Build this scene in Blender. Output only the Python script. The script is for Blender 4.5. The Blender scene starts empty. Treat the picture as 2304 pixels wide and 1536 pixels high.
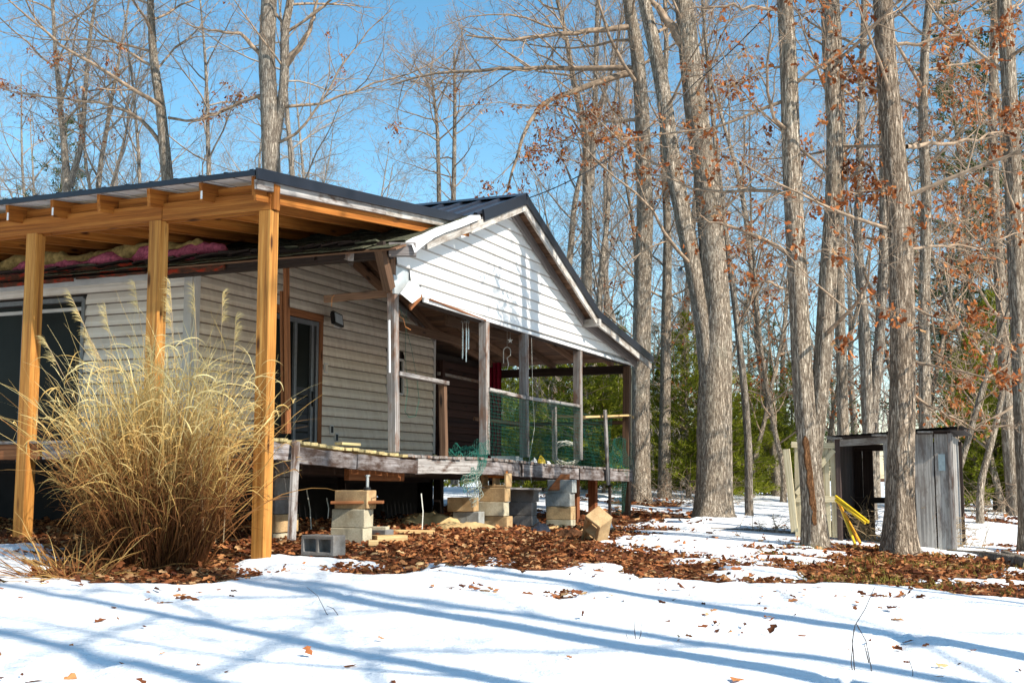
import bpy, math, random
import numpy as np
from mathutils import Vector, Matrix

R = math.radians
random.seed(11)
rng = np.random.default_rng(11)
scene = bpy.context.scene
col = scene.collection

# ---------------------------------------------------------------- camera, sky, sun, exposure
F = 2700.0                       # focal length in pixels of the 2304 px wide photograph
PITCH = math.atan(304 / F)
EYE = 1.6
cam_d = bpy.data.cameras.new('camera')
cam_d.sensor_width = 36.0
cam_d.lens = 36.0 * F / 2304.0
cam_d.clip_start = 0.1
cam_d.clip_end = 1500
cam = bpy.data.objects.new('camera', cam_d)
cam.location = (0, 0, EYE)
cam.rotation_euler = (R(90) + PITCH, 0, 0)
col.objects.link(cam)
scene.camera = cam

SUN_EL = 39.0
SUN_AZ = 125.4                   # clockwise from +Y
world = bpy.data.worlds.new('World')
scene.world = world
world.use_nodes = True
nt = world.node_tree
nt.nodes.clear()
sky = nt.nodes.new('ShaderNodeTexSky')
sky.sky_type = 'NISHITA'
sky.sun_disc = False
sky.sun_elevation = R(SUN_EL)
sky.sun_rotation = R(SUN_AZ)
sky.air_density = 1.0
sky.dust_density = 0.25
sky.ozone_density = 1.6
hs = nt.nodes.new('ShaderNodeHueSaturation')
hs.inputs['Saturation'].default_value = 1.22
hs.inputs['Hue'].default_value = 0.484
bg = nt.nodes.new('ShaderNodeBackground')
bg.inputs['Strength'].default_value = 0.128
wo = nt.nodes.new('ShaderNodeOutputWorld')
nt.links.new(sky.outputs[0], hs.inputs['Color'])
nt.links.new(hs.outputs[0], bg.inputs[0])
nt.links.new(bg.outputs[0], wo.inputs[0])

sun_d = bpy.data.lights.new('sun', 'SUN')
sun_d.energy = 5.0
sun_d.angle = R(0.55)
sun_d.color = (1.0, 0.94, 0.83)
sun = bpy.data.objects.new('sun', sun_d)
sd = Vector((math.sin(R(SUN_AZ)) * math.cos(R(SUN_EL)), math.cos(R(SUN_AZ)) * math.cos(R(SUN_EL)), math.sin(R(SUN_EL))))
sun.rotation_euler = sd.to_track_quat('Z', 'Y').to_euler()
sun.location = (20, -10, 30)
col.objects.link(sun)
scene.view_settings.view_transform = 'Standard'
scene.view_settings.look = 'None'
scene.view_settings.gamma = 1
scene.view_settings.use_curve_mapping = False
scene.view_settings.exposure = 0.72
scene.cycles.max_bounces = 8
scene.cycles.transparent_max_bounces = 16

# ---------------------------------------------------------------- frames
CP, SP = math.cos(PITCH), math.sin(PITCH)
def ray(px, py):
    cx, cy = (px - 1152) / F, (768 - py) / F
    d = Vector((cx, CP - cy * SP, SP + cy * CP))
    return d / d.y
def W(px, py, Y):
    return Vector((0, 0, EYE)) + ray(px, py) * Y
def project_np(X, Y, Z):
    z = Z - EYE
    depth = Y * CP + z * SP
    up = -Y * SP + z * CP
    return 1152 + F * X / depth, 768 - F * up / depth
AH = R(23.0)
U = Vector((math.sin(AH), math.cos(AH), 0))
V = Vector((-math.cos(AH), math.sin(AH), 0))
O = W(587, 1265, 11.6); O.z = 0
HM = Matrix(((U.x, V.x, 0, O.x), (U.y, V.y, 0, O.y), (0, 0, 1, 0), (0, 0, 0, 1)))
HI = HM.inverted()
def hq(px, py, q):               # point of the plane q = const seen at a pixel, as (p, h)
    e = HI @ Vector((0, 0, EYE)); d = HI.to_3x3() @ ray(px, py)
    t = (q - e.y) / d.y
    return (e.x + t * d.x, e.z + t * d.z)
def hp(px, py, p):
    e = HI @ Vector((0, 0, EYE)); d = HI.to_3x3() @ ray(px, py)
    t = (p - e.x) / d.x
    return (e.y + t * d.y, e.z + t * d.z)
def Q(px, py, q):
    a = hq(px, py, q); return Vector((a[0], q, a[1]))
def Pp(px, py, p):
    a = hp(px, py, p); return Vector((p, a[0], a[1]))

# ---------------------------------------------------------------- mesh helpers
def new_mesh(name, verts, faces, smooth=False):
    me = bpy.data.meshes.new(name)
    me.from_pydata([tuple(v) for v in verts], [], faces)
    if smooth:
        me.polygons.foreach_set('use_smooth', [True] * len(me.polygons))
    me.update()
    return me
def mesh_np(name, Vv, quads=None, tris=None, smooth=False, tint=None):
    me = bpy.data.meshes.new(name)
    Vv = np.asarray(Vv, dtype=np.float32).reshape(-1, 3)
    parts, starts, n = [], [], 0
    if quads is not None and len(quads):
        qd = np.asarray(quads, dtype=np.int32).reshape(-1, 4)
        parts.append(qd.ravel()); starts.append(np.arange(len(qd), dtype=np.int32) * 4); n = len(qd) * 4
    if tris is not None and len(tris):
        td = np.asarray(tris, dtype=np.int32).reshape(-1, 3)
        parts.append(td.ravel()); starts.append(n + np.arange(len(td), dtype=np.int32) * 3)
    loops = np.concatenate(parts); st = np.concatenate(starts)
    me.vertices.add(len(Vv)); me.vertices.foreach_set('co', Vv.ravel())
    me.loops.add(len(loops)); me.loops.foreach_set('vertex_index', loops)
    me.polygons.add(len(st)); me.polygons.foreach_set('loop_start', st)
    if smooth:
        me.polygons.foreach_set('use_smooth', np.ones(len(st), dtype=bool))
    if tint is not None:
        at = me.attributes.new('tint', 'FLOAT', 'POINT'); at.data.foreach_set('value', np.asarray(tint, dtype=np.float32))
    me.update(calc_edges=True)
    return me
WM = {}                          # world matrices of parents
def link(name, me, mat=None, parent=None, M=None, kind=None, label=None):
    o = bpy.data.objects.new(name, me)
    col.objects.link(o)
    if mat is not None and me is not None and len(me.materials) == 0:
        me.materials.append(mat)
    if parent is not None: o.parent = parent
    if M is not None: o.matrix_basis = M
    if kind: o['kind'] = kind
    if label: o['label'] = label
    return o
def thing(name, label, cat, M=None, group=None):
    o = link(name, None, M=M)
    o['label'] = label; o['category'] = cat
    if group: o['group'] = group
    return o
def tag(o, label, cat, group=None, kind=None):
    o['label'] = label; o['category'] = cat
    if group: o['group'] = group
    if kind: o['kind'] = kind
    return o
def T(x, y, z, rz=0, rx=0, ry=0):
    return Matrix.Translation((x, y, z)) @ Matrix.Rotation(rz, 4, 'Z') @ Matrix.Rotation(rx, 4, 'X') @ Matrix.Rotation(ry, 4, 'Y')

_cache = {}
def board_mesh(L, w, t, n=1, bow=0.0, rough=0.0, seed=0):
    c = min(0.006, w * .12, t * .12)
    ys, zs = t / 2, w / 2
    sec = [(-ys + c, -zs), (ys - c, -zs), (ys, -zs + c), (ys, zs - c), (ys - c, zs), (-ys + c, zs), (-ys, zs - c), (-ys, -zs + c)]
    r_ = random.Random(seed)
    vs, fs = [], []
    for i in range(n + 1):
        x = -L / 2 + L * i / n
        b = bow * math.sin(math.pi * i / n)
        e = r_.uniform(-rough, rough); g = r_.uniform(-rough, rough)
        for k, (y, z) in enumerate(sec):
            vs.append((x + (r_.uniform(-rough, rough) if i in (0, n) else 0), y + e * .5, z + b + (g if z > 0 else -g) * .6))
    for i in range(n):
        for k in range(8):
            a, b_ = i * 8 + k, i * 8 + (k + 1) % 8
            fs.append((a, b_, b_ + 8, a + 8))
    fs.append(tuple(range(7, -1, -1))); fs.append(tuple(n * 8 + k for k in range(8)))
    return vs, fs
def board(name, A, B, w, t, mat, parent=None, up=(0, 0, 1), n=1, bow=0.0, rough=0.0, label=None, roll=0.0):
    """A timber from A to B (in the parent's frame); w is its size along up, t across."""
    A, B = Vector(A), Vector(B)
    d = B - A; L = d.length
    X = d / L; Zu = Vector(up); Zu = (Zu - X * Zu.dot(X))
    if Zu.length < 1e-4: Zu = Vector((0, 1, 0)) - X * X.y
    Zu.normalize(); Y = Zu.cross(X)
    M = Matrix(((X.x, Y.x, Zu.x, 0), (X.y, Y.y, Zu.y, 0), (X.z, Y.z, Zu.z, 0), (0, 0, 0, 1)))
    M = Matrix.Translation((A + B) / 2) @ M @ Matrix.Rotation(roll, 4, 'X')
    key = (round(L, 3), round(w, 3), round(t, 3), mat.name) if (n == 1 and rough == 0) else None
    if key and key in _cache: me = _cache[key]
    else:
        vs, fs = board_mesh(L, w, t, n, bow, rough, seed=int(abs(A.x * 997 + A.y * 331 + A.z * 71) * 10))
        me = new_mesh(name, vs, fs)
        me.materials.append(mat)
        if key: _cache[key] = me
    return link(name, me, parent=parent, M=M, label=label)

class MB:
    def __init__(s): s.v, s.f = [], []
    def box(s, c, size, M=None):
        i = len(s.v); cx, cy, cz = c; a, b, d = size[0] / 2, size[1] / 2, size[2] / 2
        for x in (-a, a):
            for y in (-b, b):
                for z in (-d, d):
                    p = Vector((cx + x, cy + y, cz + z))
                    s.v.append(M @ p if M else p)
        for q in ((0, 1, 3, 2), (4, 6, 7, 5), (0, 4, 5, 1), (2, 3, 7, 6), (0, 2, 6, 4), (1, 5, 7, 3)):
            s.f.append(tuple(i + k for k in q))
        return s
    def quad(s, a, b, c, d):
        i = len(s.v); s.v += [Vector(a), Vector(b), Vector(c), Vector(d)]; s.f.append((i, i + 1, i + 2, i + 3)); return s
    def prism(s, poly, z0, z1):          # poly in (x, y), extruded along z
        i = len(s.v); n = len(poly)
        for z in (z0, z1):
            for p in poly: s.v.append(Vector((p[0], p[1], z)))
        for k in range(n):
            s.f.append((i + k, i + (k + 1) % n, i + n + (k + 1) % n, i + n + k))
        s.f.append(tuple(i + k for k in range(n - 1, -1, -1))); s.f.append(tuple(i + n + k for k in range(n)))
        return s
    def tube(s, pts, rad, sides=6, cap=True):
        pts = [Vector(p) for p in pts]
        if not isinstance(rad, (list, tuple)): rad = [rad] * len(pts)
        i0 = len(s.v); prev = None
        for k, p in enumerate(pts):
            t = (pts[min(k + 1, len(pts) - 1)] - pts[max(k - 1, 0)]).normalized()
            if prev is None:
                prev = t.orthogonal().normalized()
            a = (prev - t * prev.dot(t)).normalized(); prev = a
            b = t.cross(a)
            for j in range(sides):
                an = 2 * math.pi * j / sides
                s.v.append(p + (a * math.cos(an) + b * math.sin(an)) * rad[k])
        for k in range(len(pts) - 1):
            for j in range(sides):
                x, y = i0 + k * sides + j, i0 + k * sides + (j + 1) % sides
                s.f.append((x, y, y + sides, x + sides))
        if cap:
            s.f.append(tuple(i0 + j for j in range(sides - 1, -1, -1)))
            s.f.append(tuple(i0 + (len(pts) - 1) * sides + j for j in range(sides)))
        return s
    def lathe(s, prof, c=(0, 0, 0), sides=14):
        i0 = len(s.v)
        for r_, z in prof:
            for j in range(sides):
                an = 2 * math.pi * j / sides
                s.v.append(Vector((c[0] + r_ * math.cos(an), c[1] + r_ * math.sin(an), c[2] + z)))
        for k in range(len(prof) - 1):
            for j in range(sides):
                x, y = i0 + k * sides + j, i0 + k * sides + (j + 1) % sides
                s.f.append((x, y, y + sides, x + sides))
        s.f.append(tuple(i0 + j for j in range(sides - 1, -1, -1)))
        s.f.append(tuple(i0 + (len(prof) - 1) * sides + j for j in range(sides)))
        return s
    def build(s, name, mat, parent=None, M=None, smooth=False, kind=None, label=None):
        return link(name, new_mesh(name, s.v, s.f, smooth), mat, parent, M, kind, label)

# ---------------------------------------------------------------- materials
def mat_base(name, rough=.8, spec=.3):
    m = bpy.data.materials.new(name); m.use_nodes = True
    n = m.node_tree; b = n.nodes['Principled BSDF']
    b.inputs['Roughness'].default_value = rough
    b.inputs['Specular IOR Level'].default_value = spec
    return m, n, b
def N(n, typ, **kw):
    x = n.nodes.new(typ)
    for k, v in kw.items():
        if k in x.inputs.keys(): x.inputs[k].default_value = v
        else: setattr(x, k, v)
    return x
def coords(n, scale=(1, 1, 1), rand=True, src='Object'):
    tc = N(n, 'ShaderNodeTexCoord')
    mp = N(n, 'ShaderNodeMapping'); mp.inputs['Scale'].default_value = scale
    if rand:
        oi = N(n, 'ShaderNodeObjectInfo'); va = N(n, 'ShaderNodeVectorMath', operation='ADD')
        ml = N(n, 'ShaderNodeMath', operation='MULTIPLY'); ml.inputs[1].default_value = 37.0
        n.links.new(oi.outputs['Random'], ml.inputs[0]); n.links.new(tc.outputs[src], va.inputs[0]); n.links.new(ml.outputs[0], va.inputs[1])
        n.links.new(va.outputs[0], mp.inputs[0])
    else: n.links.new(tc.outputs[src], mp.inputs[0])
    return mp.outputs[0]
def ramp(n, src, stops):
    r = N(n, 'ShaderNodeValToRGB')
    while len(r.color_ramp.elements) < len(stops): r.color_ramp.elements.new(.5)
    for e, (p, c) in zip(r.color_ramp.elements, stops):
        e.position = p; e.color = (*c, 1) if len(c) == 3 else c
    n.links.new(src, r.inputs[0])
    return r.outputs[0]
def mix(n, fac, a, b, typ='MIX'):
    m = N(n, 'ShaderNodeMix', data_type='RGBA', blend_type=typ)
    for s_, i in ((fac, 0), (a, 6), (b, 7)):
        if isinstance(s_, (int, float)): m.inputs[i].default_value = s_
        elif isinstance(s_, tuple): m.inputs[i].default_value = (*s_, 1)
        else: n.links.new(s_, m.inputs[i])
    return m.outputs[2]
def bump(n, b, src, strength=.5, dist=.01):
    bp = N(n, 'ShaderNodeBump'); bp.inputs['Strength'].default_value = strength; bp.inputs['Distance'].default_value = dist
    n.links.new(src, bp.inputs['Height']); n.links.new(bp.outputs[0], b.inputs['Normal'])
def noise_(n, vec, scale, detail=6, rough=.6, dist=0):
    x = N(n, 'ShaderNodeTexNoise'); x.inputs['Scale'].default_value = scale; x.inputs['Detail'].default_value = detail
    x.inputs['Roughness'].default_value = rough; x.inputs['Distortion'].default_value = dist
    n.links.new(vec, x.inputs['Vector']); return x.outputs[0]
def rnd_val(n, lo, hi):
    oi = N(n, 'ShaderNodeObjectInfo'); mr = N(n, 'ShaderNodeMapRange'); mr.inputs[3].default_value = lo; mr.inputs[4].default_value = hi
    n.links.new(oi.outputs['Random'], mr.inputs[0]); return mr.outputs[0]
def hsv(n, colr, val=None, sat=1):
    h = N(n, 'ShaderNodeHueSaturation'); h.inputs['Saturation'].default_value = sat
    n.links.new(colr, h.inputs['Color'])
    if val is not None: n.links.new(val, h.inputs['Value'])
    return h.outputs[0]

def wood_mat(name, light, mid, dark, patch=None, patch_amt=.5, rough=.75, knots=True, var=(.8, 1.2), grain=1.0):
    m, n, b = mat_base(name, rough, .25)
    v = coords(n, (.35, 22 * grain, 22 * grain))
    g = noise_(n, v, 2.0, 8, .66, .25)
    c = ramp(n, g, [(.28, dark), (.5, mid), (.72, light)])
    fine = noise_(n, coords(n, (3, 90, 90)), 1.5, 3, .5)
    c = mix(n, .35, c, ramp(n, fine, [(.35, (.35, .35, .35)), (.65, (1, 1, 1))]), 'MULTIPLY')
    if patch:
        pn = noise_(n, coords(n, (1.6, 5, 5)), 1.7, 7, .7)
        pf = ramp(n, pn, [(.5 - patch_amt * .15, (0, 0, 0)), (.5 + .12, (1, 1, 1))])
        c = mix(n, pf, c, patch)
    if knots:
        vo = N(n, 'ShaderNodeTexVoronoi'); vo.inputs['Scale'].default_value = 1.0
        n.links.new(coords(n, (1.5, 6, 6)), vo.inputs['Vector'])
        kf = ramp(n, vo.outputs['Distance'], [(.07, (1, 1, 1)), (.17, (0, 0, 0))])
        c = mix(n, kf, c, tuple(x * .35 for x in dark))
    c = hsv(n, c, rnd_val(n, *var))
    n.links.new(c, b.inputs['Base Color'])
    bump(n, b, g, .5, .006)
    return m
M_ = {}
M_['pine'] = wood_mat('treated_pine', (.50, .20, .04), (.35, .115, .017), (.16, .042, .007), var=(.85, 1.12), grain=.7)
M_['postpine'] = wood_mat('post_pine', (.60, .31, .085), (.43, .18, .036), (.17, .052, .010), var=(.9, 1.1), grain=.6)
M_['pine_pale'] = wood_mat('pale_pine', (.70, .52, .26), (.58, .38, .17), (.36, .2, .07), var=(.9, 1.15))
M_['stud'] = wood_mat('orange_stud', (.36, .15, .06), (.26, .095, .034), (.12, .04, .014))
M_['grey'] = wood_mat('weathered_grey_wood', (.50, .47, .44), (.33, .30, .28), (.10, .08, .07), patch=(.085, .05, .035), patch_amt=.15, knots=False)
M_['greypost'] = wood_mat('grey_post_wood', (.42, .40, .38), (.27, .24, .22), (.10, .07, .055), patch=(.16, .09, .06), patch_amt=.2, knots=False)
M_['rim'] = wood_mat('peeling_rim_wood', (.52, .50, .50), (.32, .28, .27), (.06, .04, .035), patch=(.06, .035, .025), patch_amt=.8, knots=False, grain=.7)
M_['plankend'] = wood_mat('deck_plank_wood', (.60, .50, .27), (.46, .36, .17), (.22, .16, .07), knots=False)
M_['brown'] = wood_mat('dark_brown_boards', (.26, .15, .09), (.17, .09, .05), (.06, .03, .018), var=(.6, 1.3))
M_['room'] = wood_mat('dark_red_room_boards', (.08, .035, .024), (.05, .02, .014), (.02, .01, .008), var=(.5, 1.2))
M_['rust'] = wood_mat('rust_brown_post', (.42, .17, .07), (.30, .10, .04), (.12, .035, .015))
M_['dark'] = wood_mat('black_brown_wood', (.07, .045, .035), (.04, .026, .02), (.015, .01, .008), knots=False)
M_['door_pale'] = wood_mat('sunlit_door_wood', (.74, .67, .48), (.60, .51, .33), (.34, .26, .15), var=(.9, 1.1))  # paled so the shed door carries sunlight in its colour
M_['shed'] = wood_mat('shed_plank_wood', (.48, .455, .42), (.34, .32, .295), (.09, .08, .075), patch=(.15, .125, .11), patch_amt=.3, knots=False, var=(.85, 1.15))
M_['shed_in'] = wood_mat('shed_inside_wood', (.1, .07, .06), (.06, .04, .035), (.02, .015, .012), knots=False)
M_['trim'] = wood_mat('peeling_white_trim', (.62, .59, .55), (.50, .47, .43), (.28, .24, .21), patch=(.20, .165, .135), patch_amt=.45, knots=False)
M_['rake'] = wood_mat('grey_rake_board', (.34, .31, .29), (.22, .19, .18), (.08, .06, .05), knots=False)

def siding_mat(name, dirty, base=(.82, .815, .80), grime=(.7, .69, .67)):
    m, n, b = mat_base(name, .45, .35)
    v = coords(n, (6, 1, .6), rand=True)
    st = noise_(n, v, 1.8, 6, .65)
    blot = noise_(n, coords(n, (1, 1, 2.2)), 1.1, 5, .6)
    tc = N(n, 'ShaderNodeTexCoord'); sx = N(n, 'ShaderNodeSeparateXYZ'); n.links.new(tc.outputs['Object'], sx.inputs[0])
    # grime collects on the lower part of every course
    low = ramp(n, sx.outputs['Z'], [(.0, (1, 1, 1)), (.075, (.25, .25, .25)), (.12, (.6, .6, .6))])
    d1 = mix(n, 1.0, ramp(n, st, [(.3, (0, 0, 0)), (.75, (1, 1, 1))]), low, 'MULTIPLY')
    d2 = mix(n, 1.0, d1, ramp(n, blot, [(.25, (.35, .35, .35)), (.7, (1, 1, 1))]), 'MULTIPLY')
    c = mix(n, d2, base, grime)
    joint_shadow = ramp(n, sx.outputs['Z'], [(.0, (1, 1, 1)), (.011, (1, 1, 1)), (.016, (0, 0, 0))])  # shadow line under each lap painted along the joint, with some grime
    c = mix(n, joint_shadow, c, (.15, .11, .08) if dirty else (.36, .33, .30))
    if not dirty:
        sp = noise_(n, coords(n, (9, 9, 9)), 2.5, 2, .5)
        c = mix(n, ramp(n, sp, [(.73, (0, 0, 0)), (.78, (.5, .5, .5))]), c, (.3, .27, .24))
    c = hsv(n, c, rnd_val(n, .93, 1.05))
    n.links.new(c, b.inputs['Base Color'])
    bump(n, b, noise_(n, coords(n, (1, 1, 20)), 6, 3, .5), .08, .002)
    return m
M_['siding'] = siding_mat('dirty_shaded_siding', True, (.70, .61, .49), (.27, .15, .07))  # real grime, with the porch shade worked into a darker brown
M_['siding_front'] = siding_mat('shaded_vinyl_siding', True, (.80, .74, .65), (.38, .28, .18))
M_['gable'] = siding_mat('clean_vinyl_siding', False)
def plain(name, c, rough=.6, spec=.3, metal=0, var=0.12, scale=20, bmp=.2, emis=None):
    m, n, b = mat_base(name, rough, spec)
    b.inputs['Metallic'].default_value = metal
    nz = noise_(n, coords(n, (1, 1, 1)), scale, 6, .6)
    cc = ramp(n, nz, [(.25, tuple(x * (1 - var * 2) for x in c)), (.75, tuple(min(1, x * (1 + var)) for x in c))])
    n.links.new(cc, b.inputs['Base Color'])
    if bmp: bump(n, b, nz, bmp, .005)
    return m
M_['corner'] = plain('corner_trim_vinyl', (.52, .495, .46), .45, .35, scale=3)
M_['metal_roof'] = plain('charcoal_metal_roof', (.035, .038, .052), .28, .6, metal=.35, scale=2, bmp=.05, var=.2)
M_['roof_under'] = plain('pale_roof_underside', (.62, .61, .60), .5, .3, scale=3)
M_['black_trim'] = plain('black_trim_metal', (.018, .02, .028), .3, .5, metal=.2, scale=3, bmp=.05)
M_['dark_frame'] = plain('grey_aluminium_frame', (.17, .175, .18), .4, .4, metal=.4)
M_['glass'] = plain('dark_door_glass', (.012, .014, .012), .3, .12, bmp=0, scale=1.5, var=.3)
M_['black'] = plain('black_rubber', (.012, .012, .013), .5, .4)
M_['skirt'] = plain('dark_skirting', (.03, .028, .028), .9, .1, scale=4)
M_['white'] = plain('white_painted_metal', (.78, .78, .77), .4, .4, scale=6, var=.05)
M_['foil'] = plain('pale_foam_sheathing', (.50, .53, .54), .35, .5, metal=.2, scale=5)
M_['silver'] = plain('silver_metal', (.6, .6, .6), .25, .6, metal=.9)
M_['yellow'] = plain('yellow_painted_metal', (.75, .50, .02), .45, .4, scale=12)
M_['orange_y'] = plain('orange_painted_metal', (.75, .33, .02), .45, .4, scale=12)
M_['netgreen'] = plain('green_plastic_net', (.012, .13, .095), .6, .3, scale=3, bmp=0)
M_['netpale'] = plain('faded_plastic_net', (.42, .46, .38), .5, .4, scale=3, bmp=0)
M_['rope'] = plain('white_cable', (.62, .60, .52), .6, .3)
M_['copper'] = plain('orange_twine', (.5, .2, .06), .6, .3)
M_['redcloth'] = plain('dark_red_cloth', (.22, .012, .03), .9, .1, scale=6)
M_['red'] = plain('red_plastic', (.6, .02, .03), .4, .4)
M_['bag'] = plain('black_plastic_bag', (.02, .022, .03), .25, .5, scale=9)
M_['tan_paper'] = plain('tan_sheet_material', (.60, .42, .20), .8, .2, scale=4, var=.3)
M_['bluegrey'] = plain('blue_grey_patch', (.22, .29, .32), .6, .3)
M_['stonegrey'] = plain('grey_stone', (.3, .29, .27), .9, .2)
M_['shingle'] = plain('mossy_shingles', (.10, .10, .065), .95, .1, scale=16, var=.4)
M_['pink'] = plain('pink_fibre_batt', (.50, .13, .19), 1, .0, scale=22, var=.35, bmp=.8)
M_['yellowbatt'] = plain('brown_paper_batt', (.36, .25, .09), .9, .1, scale=14, var=.35, bmp=.8)
M_['twig'] = plain('grey_twig', (.20, .165, .14), .9, .15)
M_['endgrain'] = plain('cut_log_end', (.55, .40, .22), .85, .1, scale=30)

def concrete(name, c, stain):
    m, n, b = mat_base(name, .92, .15)
    nz = noise_(n, coords(n, (1, 1, 1)), 60, 4, .7); lo = noise_(n, coords(n, (1, 1, 1)), 5, 5, .6)
    cc = ramp(n, nz, [(.3, tuple(x * .72 for x in c)), (.7, tuple(x * 1.12 for x in c))])
    cc = mix(n, ramp(n, lo, [(.42, (0, 0, 0)), (.75, (1, 1, 1))]), cc, stain)
    n.links.new(cc, b.inputs['Base Color']); bump(n, b, nz, .6, .004)
    return m
M_['block_tan'] = concrete('tan_concrete_block', (.52, .35, .18), (.26, .15, .07))
M_['block_cream'] = concrete('cream_concrete_block', (.52, .46, .33), (.30, .24, .15))
M_['block_grey'] = concrete('grey_concrete_block', (.34, .35, .335), (.19, .17, .14))
M_['block_dark'] = concrete('dark_concrete_block', (.20, .19, .18), (.1, .08, .06))

def bark_mat(name, light, mid, dark, ridge=1.0, moss=0.0):
    m, n, b = mat_base(name, .95, .1)
    v = coords(n, (1, 1, .10))
    f1 = noise_(n, v, 40 * ridge, 7, .62, .5)
    sub = N(n, 'ShaderNodeMath', operation='SUBTRACT'); n.links.new(f1, sub.inputs[0]); sub.inputs[1].default_value = .5
    ab = N(n, 'ShaderNodeMath', operation='ABSOLUTE'); n.links.new(sub.outputs[0], ab.inputs[0])
    edge = ramp(n, ab.outputs[0], [(.0, (0, 0, 0)), (.055, (.75, .75, .75)), (.12, (1, 1, 1))])
    cross = noise_(n, coords(n, (1, 1, .7)), 26 * ridge, 5, .65)
    edge2 = mix(n, 1.0, edge, ramp(n, cross, [(.3, (.45, .45, .45)), (.5, (1, 1, 1))]), 'MULTIPLY')
    c = mix(n, edge2, dark, mid)
    big = noise_(n, coords(n, (1, 1, .45)), 2.6, 7, .65)
    c = mix(n, ramp(n, big, [(.40, (0, 0, 0)), (.70, (.8, .8, .8))]), c, mix(n, edge2, tuple(x * 1.3 for x in dark), light))
    fine = noise_(n, coords(n, (1, 1, .3)), 70, 5, .7)
    c = mix(n, .7, c, ramp(n, fine, [(.32, (.5, .5, .5)), (.62, (1.05, 1.05, 1.05))]), 'MULTIPLY')
    if moss:
        mo = noise_(n, coords(n, (1, 1, .6)), 3.1, 6, .7)
        c = mix(n, ramp(n, mo, [(.55, (0, 0, 0)), (.75, (moss, moss, moss))]), c, (.50, .50, .38))
    c = hsv(n, c, rnd_val(n, .88, 1.12))
    n.links.new(c, b.inputs['Base Color'])
    bump(n, b, edge2, 1.0, .03)
    return m
M_['bark'] = bark_mat('oak_bark', (.76, .65, .52), (.60, .49, .37), (.18, .125, .085), moss=.3)
M_['bark_ridge'] = bark_mat('ridged_oak_bark', (.68, .55, .42), (.54, .42, .31), (.15, .10, .065), ridge=.85, moss=.15)
M_['bark_pale'] = bark_mat('pale_bark', (.78, .69, .56), (.62, .52, .41), (.2, .145, .11))
M_['branch'] = plain('branch_bark', (.36, .26, .18), .95, .1, scale=9, var=.35)
M_['branch_far'] = plain('far_branch_bark', (.34, .285, .235), .95, .1, scale=3, var=.3)

M_['torn'] = bark_mat('torn_heartwood', (.50, .27, .13), (.36, .17, .075), (.13, .06, .03), ridge=1.5)

def tint_mat(name, stops, rough=.85, trans=0.0, spec=.15):
    m, n, b = mat_base(name, rough, spec)
    at = N(n, 'ShaderNodeAttribute'); at.attribute_name = 'tint'
    c = ramp(n, at.outputs['Fac'], stops)
    nz = noise_(n, coords(n, (1, 1, 1), rand=False), 18, 3, .6)
    c = mix(n, .4, c, ramp(n, nz, [(.3, (.6, .6, .6)), (.7, (1.1, 1.1, 1.1))]), 'MULTIPLY')
    n.links.new(c, b.inputs['Base Color'])
    if trans:
        tr = N(n, 'ShaderNodeBsdfTranslucent'); n.links.new(c, tr.inputs['Color'])
        ms = N(n, 'ShaderNodeMixShader'); ms.inputs[0].default_value = trans
        out = n.nodes['Material Output']
        n.links.new(b.outputs[0], ms.inputs[1]); n.links.new(tr.outputs[0], ms.inputs[2]); n.links.new(ms.outputs[0], out.inputs[0])
    return m
M_['litter'] = tint_mat('fallen_leaves', [(0, (.07, .022, .012)), (.3, (.18, .058, .022)), (.6, (.34, .115, .04)), (.85, (.48, .21, .08)), (1, (.56, .36, .18))], trans=.15)
M_['oakleaf'] = tint_mat('dry_oak_leaves', [(0, (.14, .04, .015)), (.4, (.38, .12, .04)), (.8, (.58, .20, .06)), (1, (.60, .36, .18))], trans=.4)
M_['needles'] = tint_mat('pine_needles', [(0, (.08, .10, .012)), (.5, (.21, .235, .02)), (1, (.36, .37, .035))], trans=.35)
M_['needles_dark'] = tint_mat('dark_pine_needles', [(0, (.03, .05, .018)), (.5, (.055, .085, .025)), (1, (.11, .14, .04))], trans=.2)
M_['grass'] = tint_mat('dry_ornamental_grass', [(0, (.11, .04, .015)), (.3, (.30, .125, .04)), (.6, (.62, .40, .13)), (1, (.90, .74, .36))], trans=.3)
M_['mossgrass'] = tint_mat('mossy_grass', [(0, (.12, .10, .02)), (.5, (.26, .22, .04)), (1, (.42, .34, .08))], trans=.2)

# snow and soil
m, n, b = mat_base('old_snow', .55, .4)
v = coords(n, (1, 1, 1), rand=False)
lo = noise_(n, v, 1.2, 6, .6); hi = noise_(n, v, 26, 6, .65)
c = ramp(n, lo, [(.3, (.80, .82, .85)), (.7, (.88, .885, .89))])
sp = noise_(n, v, 70, 2, .5)
c = mix(n, ramp(n, sp, [(.68, (0, 0, 0)), (.74, (.7, .7, .7))]), c, (.28, .2, .14))
n.links.new(c, b.inputs['Base Color'])
b1 = N(n, 'ShaderNodeMath', operation='ADD'); n.links.new(hi, b1.inputs[0])
b2 = N(n, 'ShaderNodeMath', operation='MULTIPLY'); n.links.new(noise_(n, v, 5, 5, .6), b2.inputs[0]); b2.inputs[1].default_value = 3.0
n.links.new(b2.outputs[0], b1.inputs[1]); bump(n, b, b1.outputs[0], .6, .03)
M_['snow'] = m
m, n, b = mat_base('leafy_soil', .95, .1)
v = coords(n, (1, 1, 1), rand=False)
vo = N(n, 'ShaderNodeTexVoronoi'); vo.inputs['Scale'].default_value = 16; n.links.new(v, vo.inputs['Vector'])
c = ramp(n, vo.outputs['Color'], [(.1, (.045, .022, .012)), (.5, (.13, .055, .025)), (.9, (.24, .11, .05))])
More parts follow.
